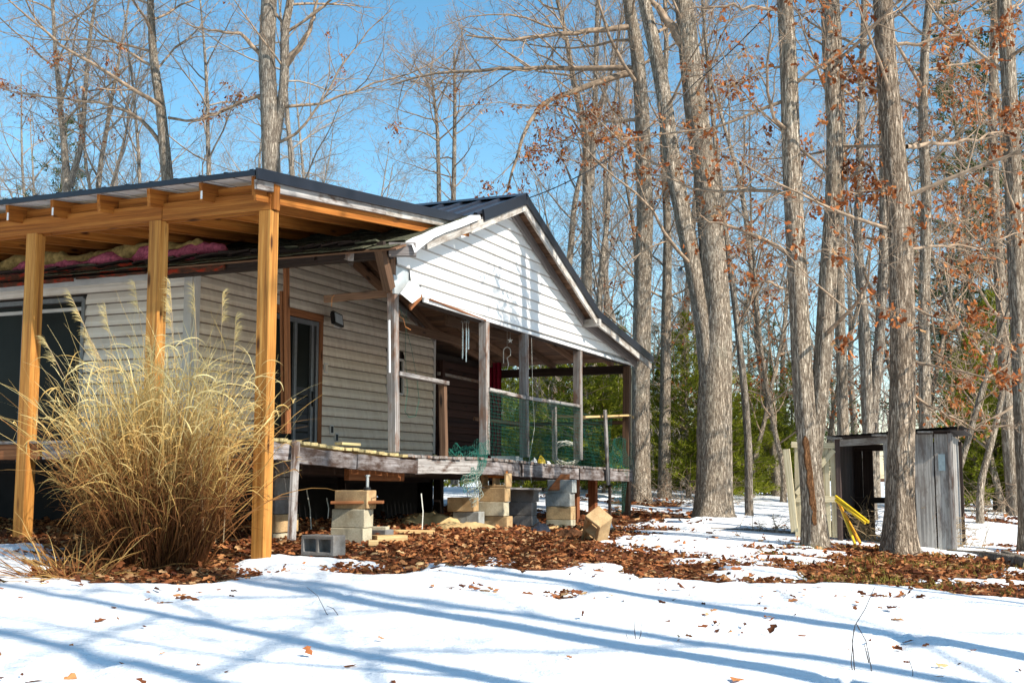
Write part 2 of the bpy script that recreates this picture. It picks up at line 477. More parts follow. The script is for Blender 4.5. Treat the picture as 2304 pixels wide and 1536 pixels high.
c = mix(n, .6, c, ramp(n, noise_(n, v, 30, 5, .6), [(.3, (.35, .35, .35)), (.7, (1, 1, 1))]), 'MULTIPLY')
n.links.new(c, b.inputs['Base Color']); bump(n, b, vo.outputs['Distance'], .8, .04)
M_['soil'] = m

# ---------------------------------------------------------------- terrain
def plane_h(x, y): return 0.01 + .06 * y - .036 * x
_pt = []
for (px, py, Y) in [(587, 1265, 11.6), (58, 1215, 12.75), (1408, 1165, 22.1), (1600, 1160, 22), (1830, 1236, 15.2), (2025, 1250, 14.9),
                    (2165, 1236, 17.6), (1440, 1118, 27), (1495, 1125, 27), (1685, 1165, 23), (2290, 1172, 22), (1000, 1100, 38),
                    (1600, 1112, 42), (2200, 1150, 42), (793, 1222, 12.9), (1115, 1190, 17.2), (300, 1130, 40), (-400, 1130, 40), (1750, 1140, 26), (400, 1165, 19)]:
    w = W(px, py, Y); _pt.append((w.x, w.y, w.z))
for x, y in [(0, 0), (-3, 3), (3, 3), (0, 6), (-4, 7), (4, 7), (0, 9), (7, 9), (-9, 5), (9, 2), (0, -6), (-10, -6), (12, -8)]:
    _pt.append((x, y, plane_h(x, y)))
for x, y, z in [(-60, 60, 1.6), (60, 60, .2), (-80, 160, 1.8), (80, 160, .8), (0, 160, 1.5), (0, 75, 1.3), (-40, 10, .8), (45, 10, -1.2), (-50, -40, 0), (50, -40, -1.5), (0, -50, -.6)]:
    _pt.append((x, y, z))
_pt = np.array(_pt)
def _phi(r2): return np.where(r2 > 1e-9, r2 * np.log(np.maximum(r2, 1e-9)), 0)
_n = len(_pt)
_A = np.zeros((_n + 3, _n + 3))
_d2 = ((_pt[:, None, :2] - _pt[None, :, :2]) ** 2).sum(-1)
_A[:_n, :_n] = _phi(_d2) + np.eye(_n) * 1.5
_A[:_n, _n] = 1; _A[:_n, _n + 1:] = _pt[:, :2]; _A[_n, :_n] = 1; _A[_n + 1:, :_n] = _pt[:, :2].T
_w = np.linalg.solve(_A, np.concatenate([_pt[:, 2], np.zeros(3)]))
def ground_np(X, Y):
    X = np.asarray(X, float); Y = np.asarray(Y, float)
    out = np.empty(X.size); xf, yf = X.ravel(), Y.ravel()
    for s in range(0, X.size, 60000):
        dx = xf[s:s + 60000, None] - _pt[None, :, 0]; dy = yf[s:s + 60000, None] - _pt[None, :, 1]
        out[s:s + 60000] = _phi(dx * dx + dy * dy) @ _w[:_n] + _w[_n] + _w[_n + 1] * xf[s:s + 60000] + _w[_n + 2] * yf[s:s + 60000]
    return out.reshape(X.shape)
def G(x, y): return float(ground_np(np.array([x]), np.array([y]))[0])
def GW(px, py):                  # ground point seen at a pixel
    r = ray(px, py); lo, hi = 1.0, 1.0
    Y = 1.0
    while Y < 120:
        p = Vector((0, 0, EYE)) + r * Y
        if p.z < G(p.x, p.y): break
        Y += .25 + Y * .02
    a, b_ = Y - .25 - Y * .02, Y
    for _ in range(12):
        mid = (a + b_) / 2; p = Vector((0, 0, EYE)) + r * mid
        if p.z < G(p.x, p.y): b_ = mid
        else: a = mid
    return Vector((0, 0, EYE)) + r * ((a + b_) / 2)

_perm = rng.random((256, 256))
def vnoise(x, y):
    xi = np.floor(x).astype(int); yi = np.floor(y).astype(int)
    fx = x - xi; fy = y - yi; fx = fx * fx * (3 - 2 * fx); fy = fy * fy * (3 - 2 * fy)
    a = _perm[xi % 256, yi % 256]; b_ = _perm[(xi + 1) % 256, yi % 256]; c_ = _perm[xi % 256, (yi + 1) % 256]; d_ = _perm[(xi + 1) % 256, (yi + 1) % 256]
    return (a * (1 - fx) + b_ * fx) * (1 - fy) + (c_ * (1 - fx) + d_ * fx) * fy
def fbm(x, y, o=4):
    s = 0; a = .5
    for k in range(o):
        s = s + a * vnoise(x * 2 ** k + 17.3 * k, y * 2 ** k + 9.1 * k); a *= .5
    return s / (1 - .5 ** o)

# bare, leaf-covered ground: outlined where it lies (outline corners given by sight lines, then used on the ground)
_bare_px = [
    [(-200, 1205), (-200, 1232), (40, 1240), (110, 1296), (240, 1312), (420, 1322), (520, 1305), (600, 1272), (700, 1274), (800, 1284), (950, 1300), (1050, 1272),
     (1120, 1264), (1200, 1288), (1330, 1284), (1440, 1306), (1560, 1304), (1660, 1288), (1600, 1262), (1490, 1240), (1420, 1228), (1480, 1200), (1560, 1174), (1650, 1166), (1500, 1150),
     (1420, 1146), (1300, 1150), (1150, 1160), (900, 1150), (600, 1150), (-200, 1150)],
    [(1650, 1258), (1690, 1236), (1790, 1222), (1990, 1232), (2080, 1244), (2304, 1252), (2500, 1262), (2500, 1366), (2304, 1358), (2200, 1346), (2060, 1328), (1900, 1326), (1760, 1312), (1690, 1300), (1650, 1278)],
    [(1560, 1100 + 70), (1640, 1163), (1650, 1176), (1560, 1178)],
    [(1000, 1322), (1040, 1306), (1090, 1302), (1150, 1310), (1110, 1332), (1010, 1340), (970, 1334)],
    [(1225, 1336), (1300, 1328), (1345, 1334), (1330, 1352), (1250, 1356)],
    [(820, 1296), (880, 1294), (950, 1302), (930, 1310), (840, 1308)],
    [(1320, 1300), (1370, 1297), (1455, 1300), (1440, 1310), (1340, 1308)],
    [(2020, 1342), (2070, 1340), (2075, 1350), (2020, 1352)],
    [(2180, 1163), (2304, 1172), (2304, 1182), (2190, 1175)],
    [(2180, 1236), (2304, 1226), (2500, 1226), (2500, 1250), (2200, 1248)],
    [(1120, 1118), (1500, 1128), (1560, 1140), (1460, 1142), (1300, 1130)],
    [(1990, 1448), (2030, 1446), (2036, 1458), (1994, 1460)],
    [(365, 1338), (420, 1340), (415, 1356), (375, 1354)],
    [(50, 1524), (130, 1522), (140, 1536), (60, 1540)],
]
_bare_w = []
for poly in _bare_px:
    _bare_w.append([tuple(GW(*p)[:2]) for p in poly])
def inside_dist(poly, X, Y):
    """signed distance in metres to a ground polygon, positive inside"""
    ins = np.zeros(X.shape, bool); dm = np.full(X.shape, 1e9)
    n_ = len(poly)
    for i in range(n_):
        x1, y1 = poly[i]; x2, y2 = poly[(i + 1) % n_]
        cond = ((y1 > Y) != (y2 > Y)) & (X < (x2 - x1) * (Y - y1) / ((y2 - y1) if abs(y2 - y1) > 1e-9 else 1e-9) + x1)
        ins ^= cond
        dx, dy = x2 - x1, y2 - y1; L2 = dx * dx + dy * dy + 1e-12
        t = np.clip(((X - x1) * dx + (Y - y1) * dy) / L2, 0, 1)
        dm = np.minimum(dm, (X - x1 - t * dx) ** 2 + (Y - y1 - t * dy) ** 2)
    return np.where(ins, 1, -1) * np.sqrt(dm)
_h0 = [tuple((HM @ Vector((p, q, 0)))[:2]) for p, q in ((.8, .5), (11.5, .3), (11.5, 14), (.8, 14))]
def bare_np(X, Y):
    b_ = inside_dist(_h0, X, Y)
    for poly in _bare_w: b_ = np.maximum(b_, inside_dist(poly, X, Y))
    return b_
def snow_thick(X, Y):
    b_ = bare_np(X, Y)
    nz = (fbm(X * 1.3, Y * 1.1, 5) - .5) * 1.5 + (fbm(X * 7 + 40, Y * 6, 3) - .5) * .5
    streak = (fbm(X * .9 + 5, Y * 3.2 + 8, 4) - .5) * 2.2
    e = b_ * 1.1 + nz * .5 + streak * np.clip(1 - np.abs(b_) / 1.6, 0, 1) * np.where(Y > 10.3, .9, .25)
    hb = np.clip(inside_dist(_h0, X, Y) * -1 - .35, 0, 1)
    e = e - np.where(Y < 21, np.clip((fbm(X * 1.25 + 50, Y * 3.4 + 20, 4) - .50) * 9, 0, 1.6), 0) * hb * .8 * np.clip((X - .2) / 1.5, 0, 1)
    far = (fbm(X * .5 + 9, Y * .35 + 4, 4) - .66) * 5            # odd patches in the woods
    e = np.maximum(e, np.where(Y > 24, far, -1))
    e = np.maximum(e, np.where(Y < 24, (fbm(X * 3.1 + 70, Y * 2.6 + 31, 4) - .86) * 6 - .02, -1))
    t = np.clip(-e / .28, -1, 1)
    return .05 * t + .02 * (fbm(X * 2, Y * 2, 3) - .5) + .05 * (fbm(X * .7 + 3, Y * .7, 3) - .5)

def grid_axis(segs):
    a = []
    for lo, hi, st in segs: a += list(np.arange(lo, hi, st))
    return np.array(a + [segs[-1][1]])
def grow_axis(start, end, st, k):
    a = [start]; s = st
    while abs(a[-1] - end) > s * 1.01 and (end - a[-1]) * np.sign(end - start) > 0: a.append(a[-1] + s * np.sign(end - start)); s *= k
    a.append(end); return a
def sheet(name, xs, ys, zfun, mat, label=None):
    X, Y = np.meshgrid(xs, ys); Z = zfun(X, Y)
    nx, ny = len(xs), len(ys)
    idx = np.arange(nx * ny).reshape(ny, nx)
    q = np.stack([idx[:-1, :-1], idx[:-1, 1:], idx[1:, 1:], idx[1:, :-1]], -1).reshape(-1, 4)
    Vv = np.stack([X, Y, Z], -1).reshape(-1, 3)
    me = mesh_np(name, Vv, q, smooth=True)
    return link(name, me, mat, kind='structure')
gx = np.array(sorted(set(grow_axis(-12, -500, 1.5, 1.35) + list(np.arange(-12, 14, .5)) + grow_axis(14, 500, 1.5, 1.35))))
gy = np.array(sorted(set(grow_axis(-6, -300, 2, 1.35) + list(np.arange(-6, 30, .5)) + grow_axis(30, 600, 1.5, 1.25))))
sheet('ground', gx, gy, lambda X, Y: ground_np(np.clip(X, -90, 90), np.clip(Y, -60, 170)) - .012, M_['soil'])
sx = np.array(sorted(set(grow_axis(-9, -70, .12, 1.12) + list(np.arange(-9, -6, .1)) + list(np.arange(-6, 9.6, .05)) + grow_axis(9.6, 70, .1, 1.1))))
sy = np.array(sorted(set(grow_axis(3, -25, .15, 1.2) + list(np.arange(3, 8, .07)) + list(np.arange(8, 17, .05)) + list(np.arange(17, 26, .08)) + grow_axis(26, 95, .1, 1.035))))
sheet('snow', sx, sy, lambda X, Y: ground_np(X, Y) + snow_thick(X, Y), M_['snow'])

# ---------------------------------------------------------------- house
house = thing('house', 'white vinyl sided house with dark metal gable roof behind the open carport and sagging porch', 'house', HM)
RP, RH = 5.92, 5.57              # ridge
KP = 9.12
def roof_h(p):                   # top of the roof boards
    if p <= RP: return RH - (RP - p) * .366
    if p <= KP: return RH - (p - RP) * .402
    return RH - (KP - RP) * .402 - (p - KP) * .150
Q0, Q1 = -.27, 12.0
# roof boards (sheathing), seen from below along the rake and over the porch
p = 2.15
while p < 12.2:
    w_ = random.uniform(.135, .15)
    a, b_ = p + .004, p + w_ - .006
    if not (a < RP < b_):
        h = (roof_h(a) + roof_h(b_)) / 2 - .012; sl = math.atan2(roof_h(b_) - roof_h(a), b_ - a)
        L = 3.35 if p < 9.6 else 6.0
        o = board('roof_board', ((a + b_) / 2, Q0 + .02, h), ((a + b_) / 2, Q0 + L, h), .02, (b_ - a) / math.cos(sl), M_['brown'], house, up=(-math.sin(sl), 0, math.cos(sl)))
    p += w_
# roof deck behind the porch
mb = MB(); mb.quad((2.15, 3.1, roof_h(2.15) - .03), (RP, 3.1, RH - .03), (RP, Q1, RH - .03), (2.15, Q1, roof_h(2.15) - .03))
mb.quad((RP, 3.1, RH - .03), (KP, 3.1, roof_h(KP) - .03), (KP, Q1, roof_h(KP) - .03), (RP, Q1, RH - .03))
mb.quad((KP, 5.8, roof_h(KP) - .03), (12.2, 5.8, roof_h(12.2) - .03), (12.2, Q1, roof_h(12.2) - .03), (KP, Q1, roof_h(KP) - .03))
mb.build('roof_deck', M_['dark'], house)
# rafters of the porch roof
for q in (.45, 1.05, 1.65, 2.25, 2.8):
    board('rafter', (2.6, q, roof_h(2.6) - .11), (RP, q, RH - .11), .14, .04, M_['brown'], house)
    board('rafter', (RP, q, RH - .11), (KP, q, roof_h(KP) - .11), .14, .04, M_['brown'], house)
    board('rafter', (KP, q, roof_h(KP) - .10), (12.15, q, roof_h(12.15) - .10), .13, .04, M_['brown'], house)
board('ceiling_beam', (6.4, 1.2, 3.94), (9.6, 1.2, 3.92), .14, .05, M_['brown'], house)
board('ceiling_beam', (6.8, 2.2, 3.95), (9.6, 2.2, 3.93), .14, .05, M_['brown'], house)
# metal roofing panels with ribs
def metal_panel(q0, q1, a, b_, hfun, lift=.035):
    prof = []; n_ = int(round((q1 - q0) / .3)); st = (q1 - q0) / n_
    for i in range(n_):
        q = q0 + i * st
        prof += [(q, .0), (q + .02, .03), (q + .055, .03), (q + .075, 0)]
        prof += [(q + st * .5, .004)]
    prof.append((q1 - .003, 0))
    mb = MB()
    for s_ in (0, 1):
        for q, z in prof: mb.v.append(Vector((a, q, hfun(a) + lift + z - (.004 if s_ else 0)))); mb.v.append(Vector((b_, q, hfun(b_) + lift + z - (.004 if s_ else 0))))
    n2 = len(prof) * 2
    for i in range(len(prof) - 1):
        k = 2 * i
        mb.f.append((k, k + 1, k + 3, k + 2)); mb.f.append((n2 + k, n2 + k + 2, n2 + k + 3, n2 + k + 1))
    return mb
q = Q0 - .02
while q < Q1:
    metal_panel(q, q + .9, 4.3, RP, roof_h).build('roof_panel', M_['metal_roof'], house)
    metal_panel(q, q + .9, RP, KP, roof_h).build('roof_panel', M_['metal_roof'], house)
    metal_panel(q, q + .9, KP - .03, 12.3, roof_h).build('roof_panel', M_['metal_roof'], house)
    q += .9
mb = MB()
rc = [(RP - .2, RH - .073 + .075), (RP, RH + .085), (RP + .2, RH - .08 + .075)]
for s_ in (0, 1):
    for q in (Q0 - .05, Q1):
        for (p, h) in rc: mb.v.append(Vector((p, q, h - s_ * .006)))
mb.f += [(0, 1, 4, 3), (1, 2, 5, 4), (6, 9, 10, 7), (7, 10, 11, 8), (0, 6, 7, 1), (1, 7, 8, 2)]
mb.build('ridge_cap', M_['black_trim'], house)
# black rake trim and pale fly rafter along the gable edge
def rake(pts, q, w, t, mat, name, dz):
    for (a, b_) in zip(pts[:-1], pts[1:]):
        board(name, (a, q, roof_h(a) + dz), (b_, q, roof_h(b_) + dz), w, t, mat, house, n=4, rough=.004)
rake([4.45, RP], Q0 - .035, .15, .03, M_['black_trim'], 'rake_trim', .0)
rake([RP, KP, 12.3], Q0 - .035, .13, .03, M_['black_trim'], 'rake_trim', .01)
rake([4.1, RP], Q0 - .0, .12, .035, M_['trim'], 'fly_rafter', -.12)
rake([RP + .02, KP, 12.25], Q0 - .0, .12, .035, M_['trim'], 'fly_rafter', -.115)
rake([RP + .05, KP, 12.05], -.045, .15, .035, M_['rake'], 'wall_rafter', -.11)
board('lookout', (KP, -.33, roof_h(KP) - .13), (KP, .1, roof_h(KP) - .13), .12, .10, M_['trim'], house)
# old shingled slope below the metal, crumbling at its edge
for i in range(13):
    a = 2.12 + i * .2
    mb = MB(); q = -.20
    while q < 5.0:
        w_ = random.uniform(.28, .36); dz = random.uniform(0, .012)
        e = random.uniform(-.05, .03) if i < 2 else random.uniform(-.012, .012)
        mb.box((0, 0, 0), (.3, w_ - .012, .008), T(a + .1 + e, q + w_ / 2, roof_h(a + .1) + .02 + dz) @ Matrix.Rotation(-math.atan(.366) + .03, 4, 'Y'))
        q += w_
    o = mb.build('shingle_course', M_['shingle'], house)
# bent white drip edge and old fly rafter on the left slope
a0, a1 = Q(930, 560, Q0), Q(1052, 515, Q0)
board('old_fascia', (2.85, Q0 + .002, roof_h(2.85) - .09), (4.08, Q0 + .002, roof_h(4.08) - .09), .13, .04, M_['trim'], house, n=6, rough=.008)
mb = MB(); pr = [(2.4, -.02), (2.65, .035), (2.95, .03), (3.3, .05), (3.7, .035), (4.3, .04)]
for k, (p, dz) in enumerate(pr):
    for dq, dh in ((-.06 - .03 * (k == 0), -.05 - .05 * (k < 2)), (-.05, .0), (.09, .012)):
        for s_ in (0, .003): mb.v.append(Vector((p, Q0 + dq, roof_h(p) + dz * .6 + dh - s_)))
for k in range(len(pr) - 1):
    for j in range(2):
        i0 = k * 6 + j * 2
        mb.f.append((i0, i0 + 6, i0 + 8, i0 + 2)); mb.f.append((i0 + 1, i0 + 3, i0 + 9, i0 + 7))
mb.build('drip_edge', M_['white'], house)

# gable wall of overlapping white courses
GB = 3.80
def gable_top(p): return roof_h(p) - .05
def gable_base(p): return GB - (p - 3) * .006
def edge_p(h, side):
    lo, hi = (RP, 2.5) if side < 0 else (RP, 12.08)
    for _ in range(30):
        mid = (lo + hi) / 2
        if gable_top(mid) > h: lo = mid
        else: hi = mid
    return lo
CO = .152
h = GB - .02; i = 0
while h < RH - .1:
    h2 = min(h + CO, RH - .07)
    l0, r0 = (edge_p(h, -1), edge_p(h, 1)); l1, r1 = edge_p(h2, -1), edge_p(h2, 1)
    l0, l1 = max(l0, 2.60), max(l1, 2.60)
    if i <= 1: l0 = l1 = 3.25 if i == 0 else 2.95
    if i == 0: r0 = min(r0, 12.0)
    sp = []                                      # joints between vinyl lengths
    js = [l0] + ([] if i % 2 == 0 else []) + [r0]
    cut = 5.2 + .30 * i if i % 2 else 7.6 - .2 * i
    segs = [(l0, l1, cut, cut), (cut + .003, cut + .003, r0, r1)] if (l0 + .5 < cut < r0 - .5 and cut > l1 + .3 and cut < r1 - .3) else [(l0, l1, r0, r1)]
    for (A0, A1, B0, B1) in segs:
        if B0 - A0 < .05: continue
        nn = max(1, int((B0 - A0) / .6)); mb = MB()
        for k in range(nn + 1):
            t = k / nn; x0 = A0 + (B0 - A0) * t; x1 = A1 + (B1 - A1) * t
            wv = random.uniform(-.0015, .0015)
            for (z, y, xx) in ((0, .0, x0), (.0, -.022 + wv, x0), (.014, -.026 + wv, x0), (h2 - h + .006, -.004, x1), (h2 - h + .006, .003, x1)):
                mb.v.append(Vector((xx, y, z)))
        for k in range(nn):
            for j in range(4): a = k * 5 + j; mb.f.append((a, a + 5, a + 6, a + 1))
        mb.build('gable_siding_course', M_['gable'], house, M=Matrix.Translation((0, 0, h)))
    h = h2; i += 1
mb = MB(); mb.prism([(2.62, GB - .02), (2.62, gable_top(2.7)), (RP, gable_top(RP)), (KP, gable_top(KP)), (12.02, gable_top(12.02)), (12.02, GB - .06)], .012, .035)
o = mb.build('gable_sheathing', M_['foil'], house, M=Matrix.Rotation(R(90), 4, 'X') @ Matrix.Scale(-1, 4, (0, 0, 1)))
# trim strip under the gable siding
board('starter_strip', (3.3, -.02, GB - .045), (12.02, -.02, GB - .10), .05, .03, M_['white'], house, n=12, rough=.004)
board('starter_strip', (3.4, -.05, GB - .02), (5.2, -.02, GB - .075), .02, .03, M_['stud'], house, n=6, rough=.006)
board('header', (3.3, .07, GB - .02), (12.0, .07, GB - .06), .14, .06, M_['dark'], house)
board('header', (12.0, .05, GB - .18), (12.0, 6, GB - .18), .16, .06, M_['dark'], house)
# exposed foam sheathing and hanging flap at the left corner
a = Q(886, 618, -.03); b_ = Q(944, 640, -.03); c_ = Q(936, 668, -.03); d_ = Q(888, 660, -.03)
mb = MB(); mb.quad(a, b_, c_, d_); [mb.v.append(v_ + Vector((0, .03, 0))) for v_ in (a, b_, c_, d_)]; mb.f += [(7, 6, 5, 4), (0, 4, 5, 1), (1, 5, 6, 2), (2, 6, 7, 3), (3, 7, 4, 0)]
mb.build('exposed_sheathing', M_['foil'], house)
pts = [Q(923, 632, -.09), Q(952, 650, -.12), Q(946, 668, -.16), Q(928, 682, -.2), Q(902, 660, -.16)]
mb = MB(); mb.v += pts + [v_ + Vector((.0, .012, 0)) for v_ in pts]; mb.f += [(0, 1, 2, 3, 4), (9, 8, 7, 6, 5)] + [(k, k + 5, (k + 1) % 5 + 5, (k + 1) % 5) for k in range(5)]
mb.build('torn_siding_flap', M_['gable'], house)
board('broken_trim', Q(922, 692, -.05), Q(950, 664, .0), .07, .02, M_['stud'], house)
board('beam_end', Q(875, 562, -.05) , Q(936, 562, -.33) , .16, .09, M_['rake'], house, n=2, rough=.004)

# end wall (under the porch roof)
QW = 3.0
PW0, PW1 = 2.70, 9.56
FL = 1.80
def wall_top(p): return min(roof_h(p) - .16, 5.2)
mb = MB(); mb.prism([(PW0 + .01, FL - .3), (PW0 + .01, wall_top(PW0)), (RP, wall_top(RP)), (PW1 - .01, wall_top(PW1)), (PW1 - .01, FL - .3)], 0, .1)
mb.build('wall', M_['dark'], house, M=Matrix.Translation((0, QW + .12, 0)) @ Matrix.Rotation(R(90), 4, 'X'))
DP0, DH = hq(600, 700, QW)[0], hq(716, 716, QW)[1]
DP1 = hq(722, 716, QW)[0]
WP0, WP1 = hq(868, 850, QW)[0], hq(904, 850, QW)[0]; WH0, WH1 = hq(890, 885, QW)[1], hq(890, 808, QW)[1]
def course(pa, pb, h, h2, q, mat, name='siding_course', along='p', topcut=None):
    nn = max(1, int(abs(pb - pa) / .8)); mb = MB()
    for k in range(nn + 1):
        x = pa + (pb - pa) * k / nn; wv = random.uniform(-.002, .002); H2 = (h2 - h + .006)
        for (z, y) in ((0, .0), (0, -.030 + wv), (.012, -.036 + wv), (.075, -.033 + wv), (H2, -.002), (H2, .003)):
            mb.v.append(Vector((x, y, z)) if along == 'p' else Vector((y, x, z)))
    for k in range(nn):
        for j in range(5):
            a = k * 6 + j
            mb.f.append((a, a + 6, a + 7, a + 1) if along == 'p' else (a, a + 1, a + 7, a + 6))
    M = Matrix.Translation((0, q, h)) if along == 'p' else Matrix.Translation((q, 0, h))
    return mb.build(name, mat, house, M=M)
h = FL - .05
while h < 5.1:
    h2 = h + CO
    lo, hi = PW0 + .09, PW1 - .06
    while lo < RP and wall_top(lo) < h + .05: lo += .04
    while hi > RP and wall_top(hi) < h + .05: hi -= .04
    spans = [(lo, hi)]
    cuts = []
    if h < DH - .02: cuts.append((DP0 - .02, DP1 + .02))
    if WH0 - .06 < h < WH1: cuts.append((WP0 - .03, WP1 + .03))
    for c0, c1 in cuts:
        ns = []
        for s0, s1 in spans:
            if c1 <= s0 or c0 >= s1: ns.append((s0, s1)); continue
            if c0 > s0: ns.append((s0, c0))
            if c1 < s1: ns.append((c1, s1))
        spans = ns
    for s0, s1 in spans:
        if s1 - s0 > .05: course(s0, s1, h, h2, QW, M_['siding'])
    h = h2
MB().box((PW0 + .045, QW - .005, 3.05), (.11, .07, 2.6)).build('corner_trim', M_['corner'], house)
MB().box((PW1 - .02, QW - .005, 2.95), (.08, .07, 2.45)).build('corner_trim', M_['corner'], house)
board('rake_trim_board', (RP, QW - .03, wall_top(RP) - .02), (PW1, QW - .03, wall_top(PW1) + .02), .12, .03, M_['greypost'], house)
# sliding door in the end wall
d = link('sliding_door', None, parent=house)
mid = (DP0 + DP1) / 2
door = MB().box(((DP0 + DP1) / 2, QW + .03, (FL + DH) / 2), (DP1 - DP0 - .2, .03, DH - FL - .16)).build('sliding_glass_door', M_['glass'], house)
for nm, A, B, w_, t_, mt in (('door_casing', (DP1 - .045, QW - .03, FL), (DP1 - .045, QW - .03, DH + .0), .03, .10, 'stud'),
                             ('door_casing', (DP0 + .045, QW - .03, FL), (DP0 + .045, QW - .03, DH + .0), .03, .10, 'stud')):
    board('door_casing', A, B, t_, .035, M_[mt], door, up=(1, 0, 0))
board('door_casing', (DP0 - .0, QW - .036, DH - .0), (DP1 + .0, QW - .036, DH - .0), .11, .035, M_['stud'], door)
board('door_frame', (DP0 + .1, QW - .01, DH - .10), (DP1 - .1, QW - .01, DH - .10), .07, .05, M_['dark_frame'], door)
for pp in (DP1 - .13, DP1 - .26, mid): board('door_frame', (pp, QW - .012, FL), (pp, QW - .012, DH - .12), .06, .05, M_['dark_frame'], door, up=(1, 0, 0))
MB().box((DP1 - .26, QW - .05, 2.75), (.05, .04, .22)).build('door_handle', M_['black'], door)
hc = hq(680, 890, QW)
mb = MB()
for k in range(7): mb.box((mid + .45, QW + .008, 2.05 + k * .13), (.9, .01, .115 + random.uniform(-.01, .01)), Matrix.Rotation(random.uniform(-.004, .004), 4, 'Y'))
mb.build('reflective_curtain', plain('grey_wavy_curtain', (.04, .042, .045), .6, .3, scale=3, var=.4), door)
bpy.data.objects.remove(d)
# small tall window, electrical boxes, floodlight on the end wall
wn = MB().box(((WP0 + WP1) / 2, QW + .0, (WH0 + WH1) / 2), (WP1 - WP0 - .08, .02, WH1 - WH0 - .08)).build('wall_window', M_['glass'], house)
for A, B in (((WP0, 0, WH0), (WP1, 0, WH0)), ((WP0, 0, WH1), (WP1, 0, WH1))):
    board('window_frame', (A[0], QW - .02, A[2]), (B[0], QW - .02, B[2]), .04, .04, M_['corner'], wn)
for pp in (WP0, WP1): board('window_frame', (pp, QW - .02, WH0), (pp, QW - .02, WH1), .04, .04, M_['corner'], wn, up=(1, 0, 0))
def wall_box(px, py, w_, h_, dark):
    c = hq(px, py, QW)
    o = MB().box((c[0], QW - .03, c[1]), (w_, .035, h_)).build('outlet_box', M_['corner'], house)
    MB().box((c[0], QW - .05, c[1]), (w_ * .55, .012, h_ * .7)).build('outlet_cover', M_['black'] if dark else M_['siding'], o)
wall_box(728, 828, .10, .15, False); wall_box(741, 966, .10, .14, True); wall_box(752, 984, .09, .14, True)
c = hq(748, 722, QW)
fl = MB().box((c[0] + .05, QW - .04, c[1]), (.14, .05, .2)).build('floodlight', M_['corner'], house)
c2 = hq(764, 718, QW - .3)
Ml = T(c2[0], QW - .26, c2[1], 0, R(-14), R(8))
mb = MB().box((0, 0, 0), (.26, .05, .2), Ml)
for k in range(5): mb.box((-.1 + .05 * k, .035, 0), (.012, .03, .17), Ml)
lh = mb.build('lamp_head', M_['black'], fl)
MB().box((0, -.029, 0), (.2, .008, .15), Ml).build('lamp_glass', M_['foil'], fl)
MB().tube([(c[0] + .05, QW - .05, c[1] + .0), (c2[0], QW - .24, c2[1])], .018).build('lamp_arm', M_['black'], fl)

# long front wall (under the carport)
h = FL - .05
GW0, GW1 = hp(190, 750, PW0)[0], hp(-150, 750, PW0)[0]
GH1 = hp(150, 676, PW0)[1]
mb = MB().box((PW0 + .08, (QW + Q1) / 2 + .06, 3.0), (.1, Q1 - QW - .1, 2.7)); mb.build('wall', M_['dark'], house)
while h < 4.24:
    for (a, b_) in ([(QW + .05, Q1)] if not (h < GH1 - .04) else [(QW + .05, GW0 - .03), (GW1 + .03, Q1)]):
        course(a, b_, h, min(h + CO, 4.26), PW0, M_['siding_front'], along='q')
    h += CO
MB().box((PW0 - .005, QW + .05, 3.05), (.07, .12, 2.6)).build('corner_trim', M_['corner'], house)
board('frieze_board', (PW0 - .03, QW + .1, 4.20), (PW0 - .03, Q1, 4.20), .10, .03, M_['corner'], house)
dr = MB().box((PW0 + .02, (GW0 + GW1) / 2, (FL + GH1) / 2), (.02, GW1 - GW0 - .1, GH1 - FL - .1)).build('sliding_glass_door', M_['glass'], house)
board('door_frame', (PW0 - .02, GW0, GH1), (PW0 - .02, GW1, GH1), .07, .06, M_['dark_frame'], dr)
board('door_frame', (PW0 - .01, GW0, GH1 - .13), (PW0 - .01, GW1, GH1 - .13), .05, .05, M_['corner'], dr)
for qq in (GW0, (GW0 + GW1) / 2 - .35, GW1): board('door_frame', (PW0 - .02, qq, FL), (PW0 - .02, qq, GH1), .06, .06, M_['dark_frame'], dr, up=(0, 1, 0))
mb = MB().box((PW0 + .06, GW0 + .42, 2.3), (.03, .3, .5)); mb.box((PW0 + .06, GW0 + .5, 3.0), (.03, .25, .7)); mb.build('stored_boxes', M_['brown'], dr)

# broken eave of the old roof above the front wall
E = 2.33
q = -.02
board('eave_beam', (E + .08, -.05, 4.20), (E + .08, 3.2, 4.18), .15, .09, M_['dark'], house, n=5, rough=.006)
segs = [(0.0, .9, 0), (.95, 2.2, .01), (2.25, 3.4, -.02), (3.45, 4.6, .01), (4.65, 6.0, -.01), (6.05, 8.5, 0), (8.55, 11.9, 0)]
mott, n, b = mat_base('burnt_red_fascia', .9, .1)
nz = noise_(n, coords(n, (2.2, 5, 5)), 2.6, 7, .75)
cc = ramp(n, nz, [(.40, (.06, .035, .025)), (.52, (.13, .05, .028)), (.60, (.42, .035, .015)), (.72, (.16, .06, .03))])
n.links.new(cc, b.inputs['Base Color']); bump(n, b, nz, .8, .02)
for a, b_, dz in segs:
    board('eave_fascia', (E, a, 4.235 + dz), (E, b_, 4.235 + dz), .16, .03, mott if a > 2 else M_['dark'], house, n=8, rough=.012)
for k in range(36):
    qq = .1 + k * .17 + random.uniform(-.04, .04); L = random.uniform(.12, .3)
    board('torn_shingle_strip', (E - .03, qq, 4.33 + random.uniform(-.01, .02)), (E - .06 + random.uniform(-.03, .03), qq + L, 4.32 + random.uniform(-.03, .02)), .02, random.uniform(.08, .18), M_['dark'] if random.random() < .6 else M_['shingle'], house, n=2, rough=.004)
for k in range(5):
    a = Q(640 + k * 55, 560 + k * 3, 1.5 - k * .25)
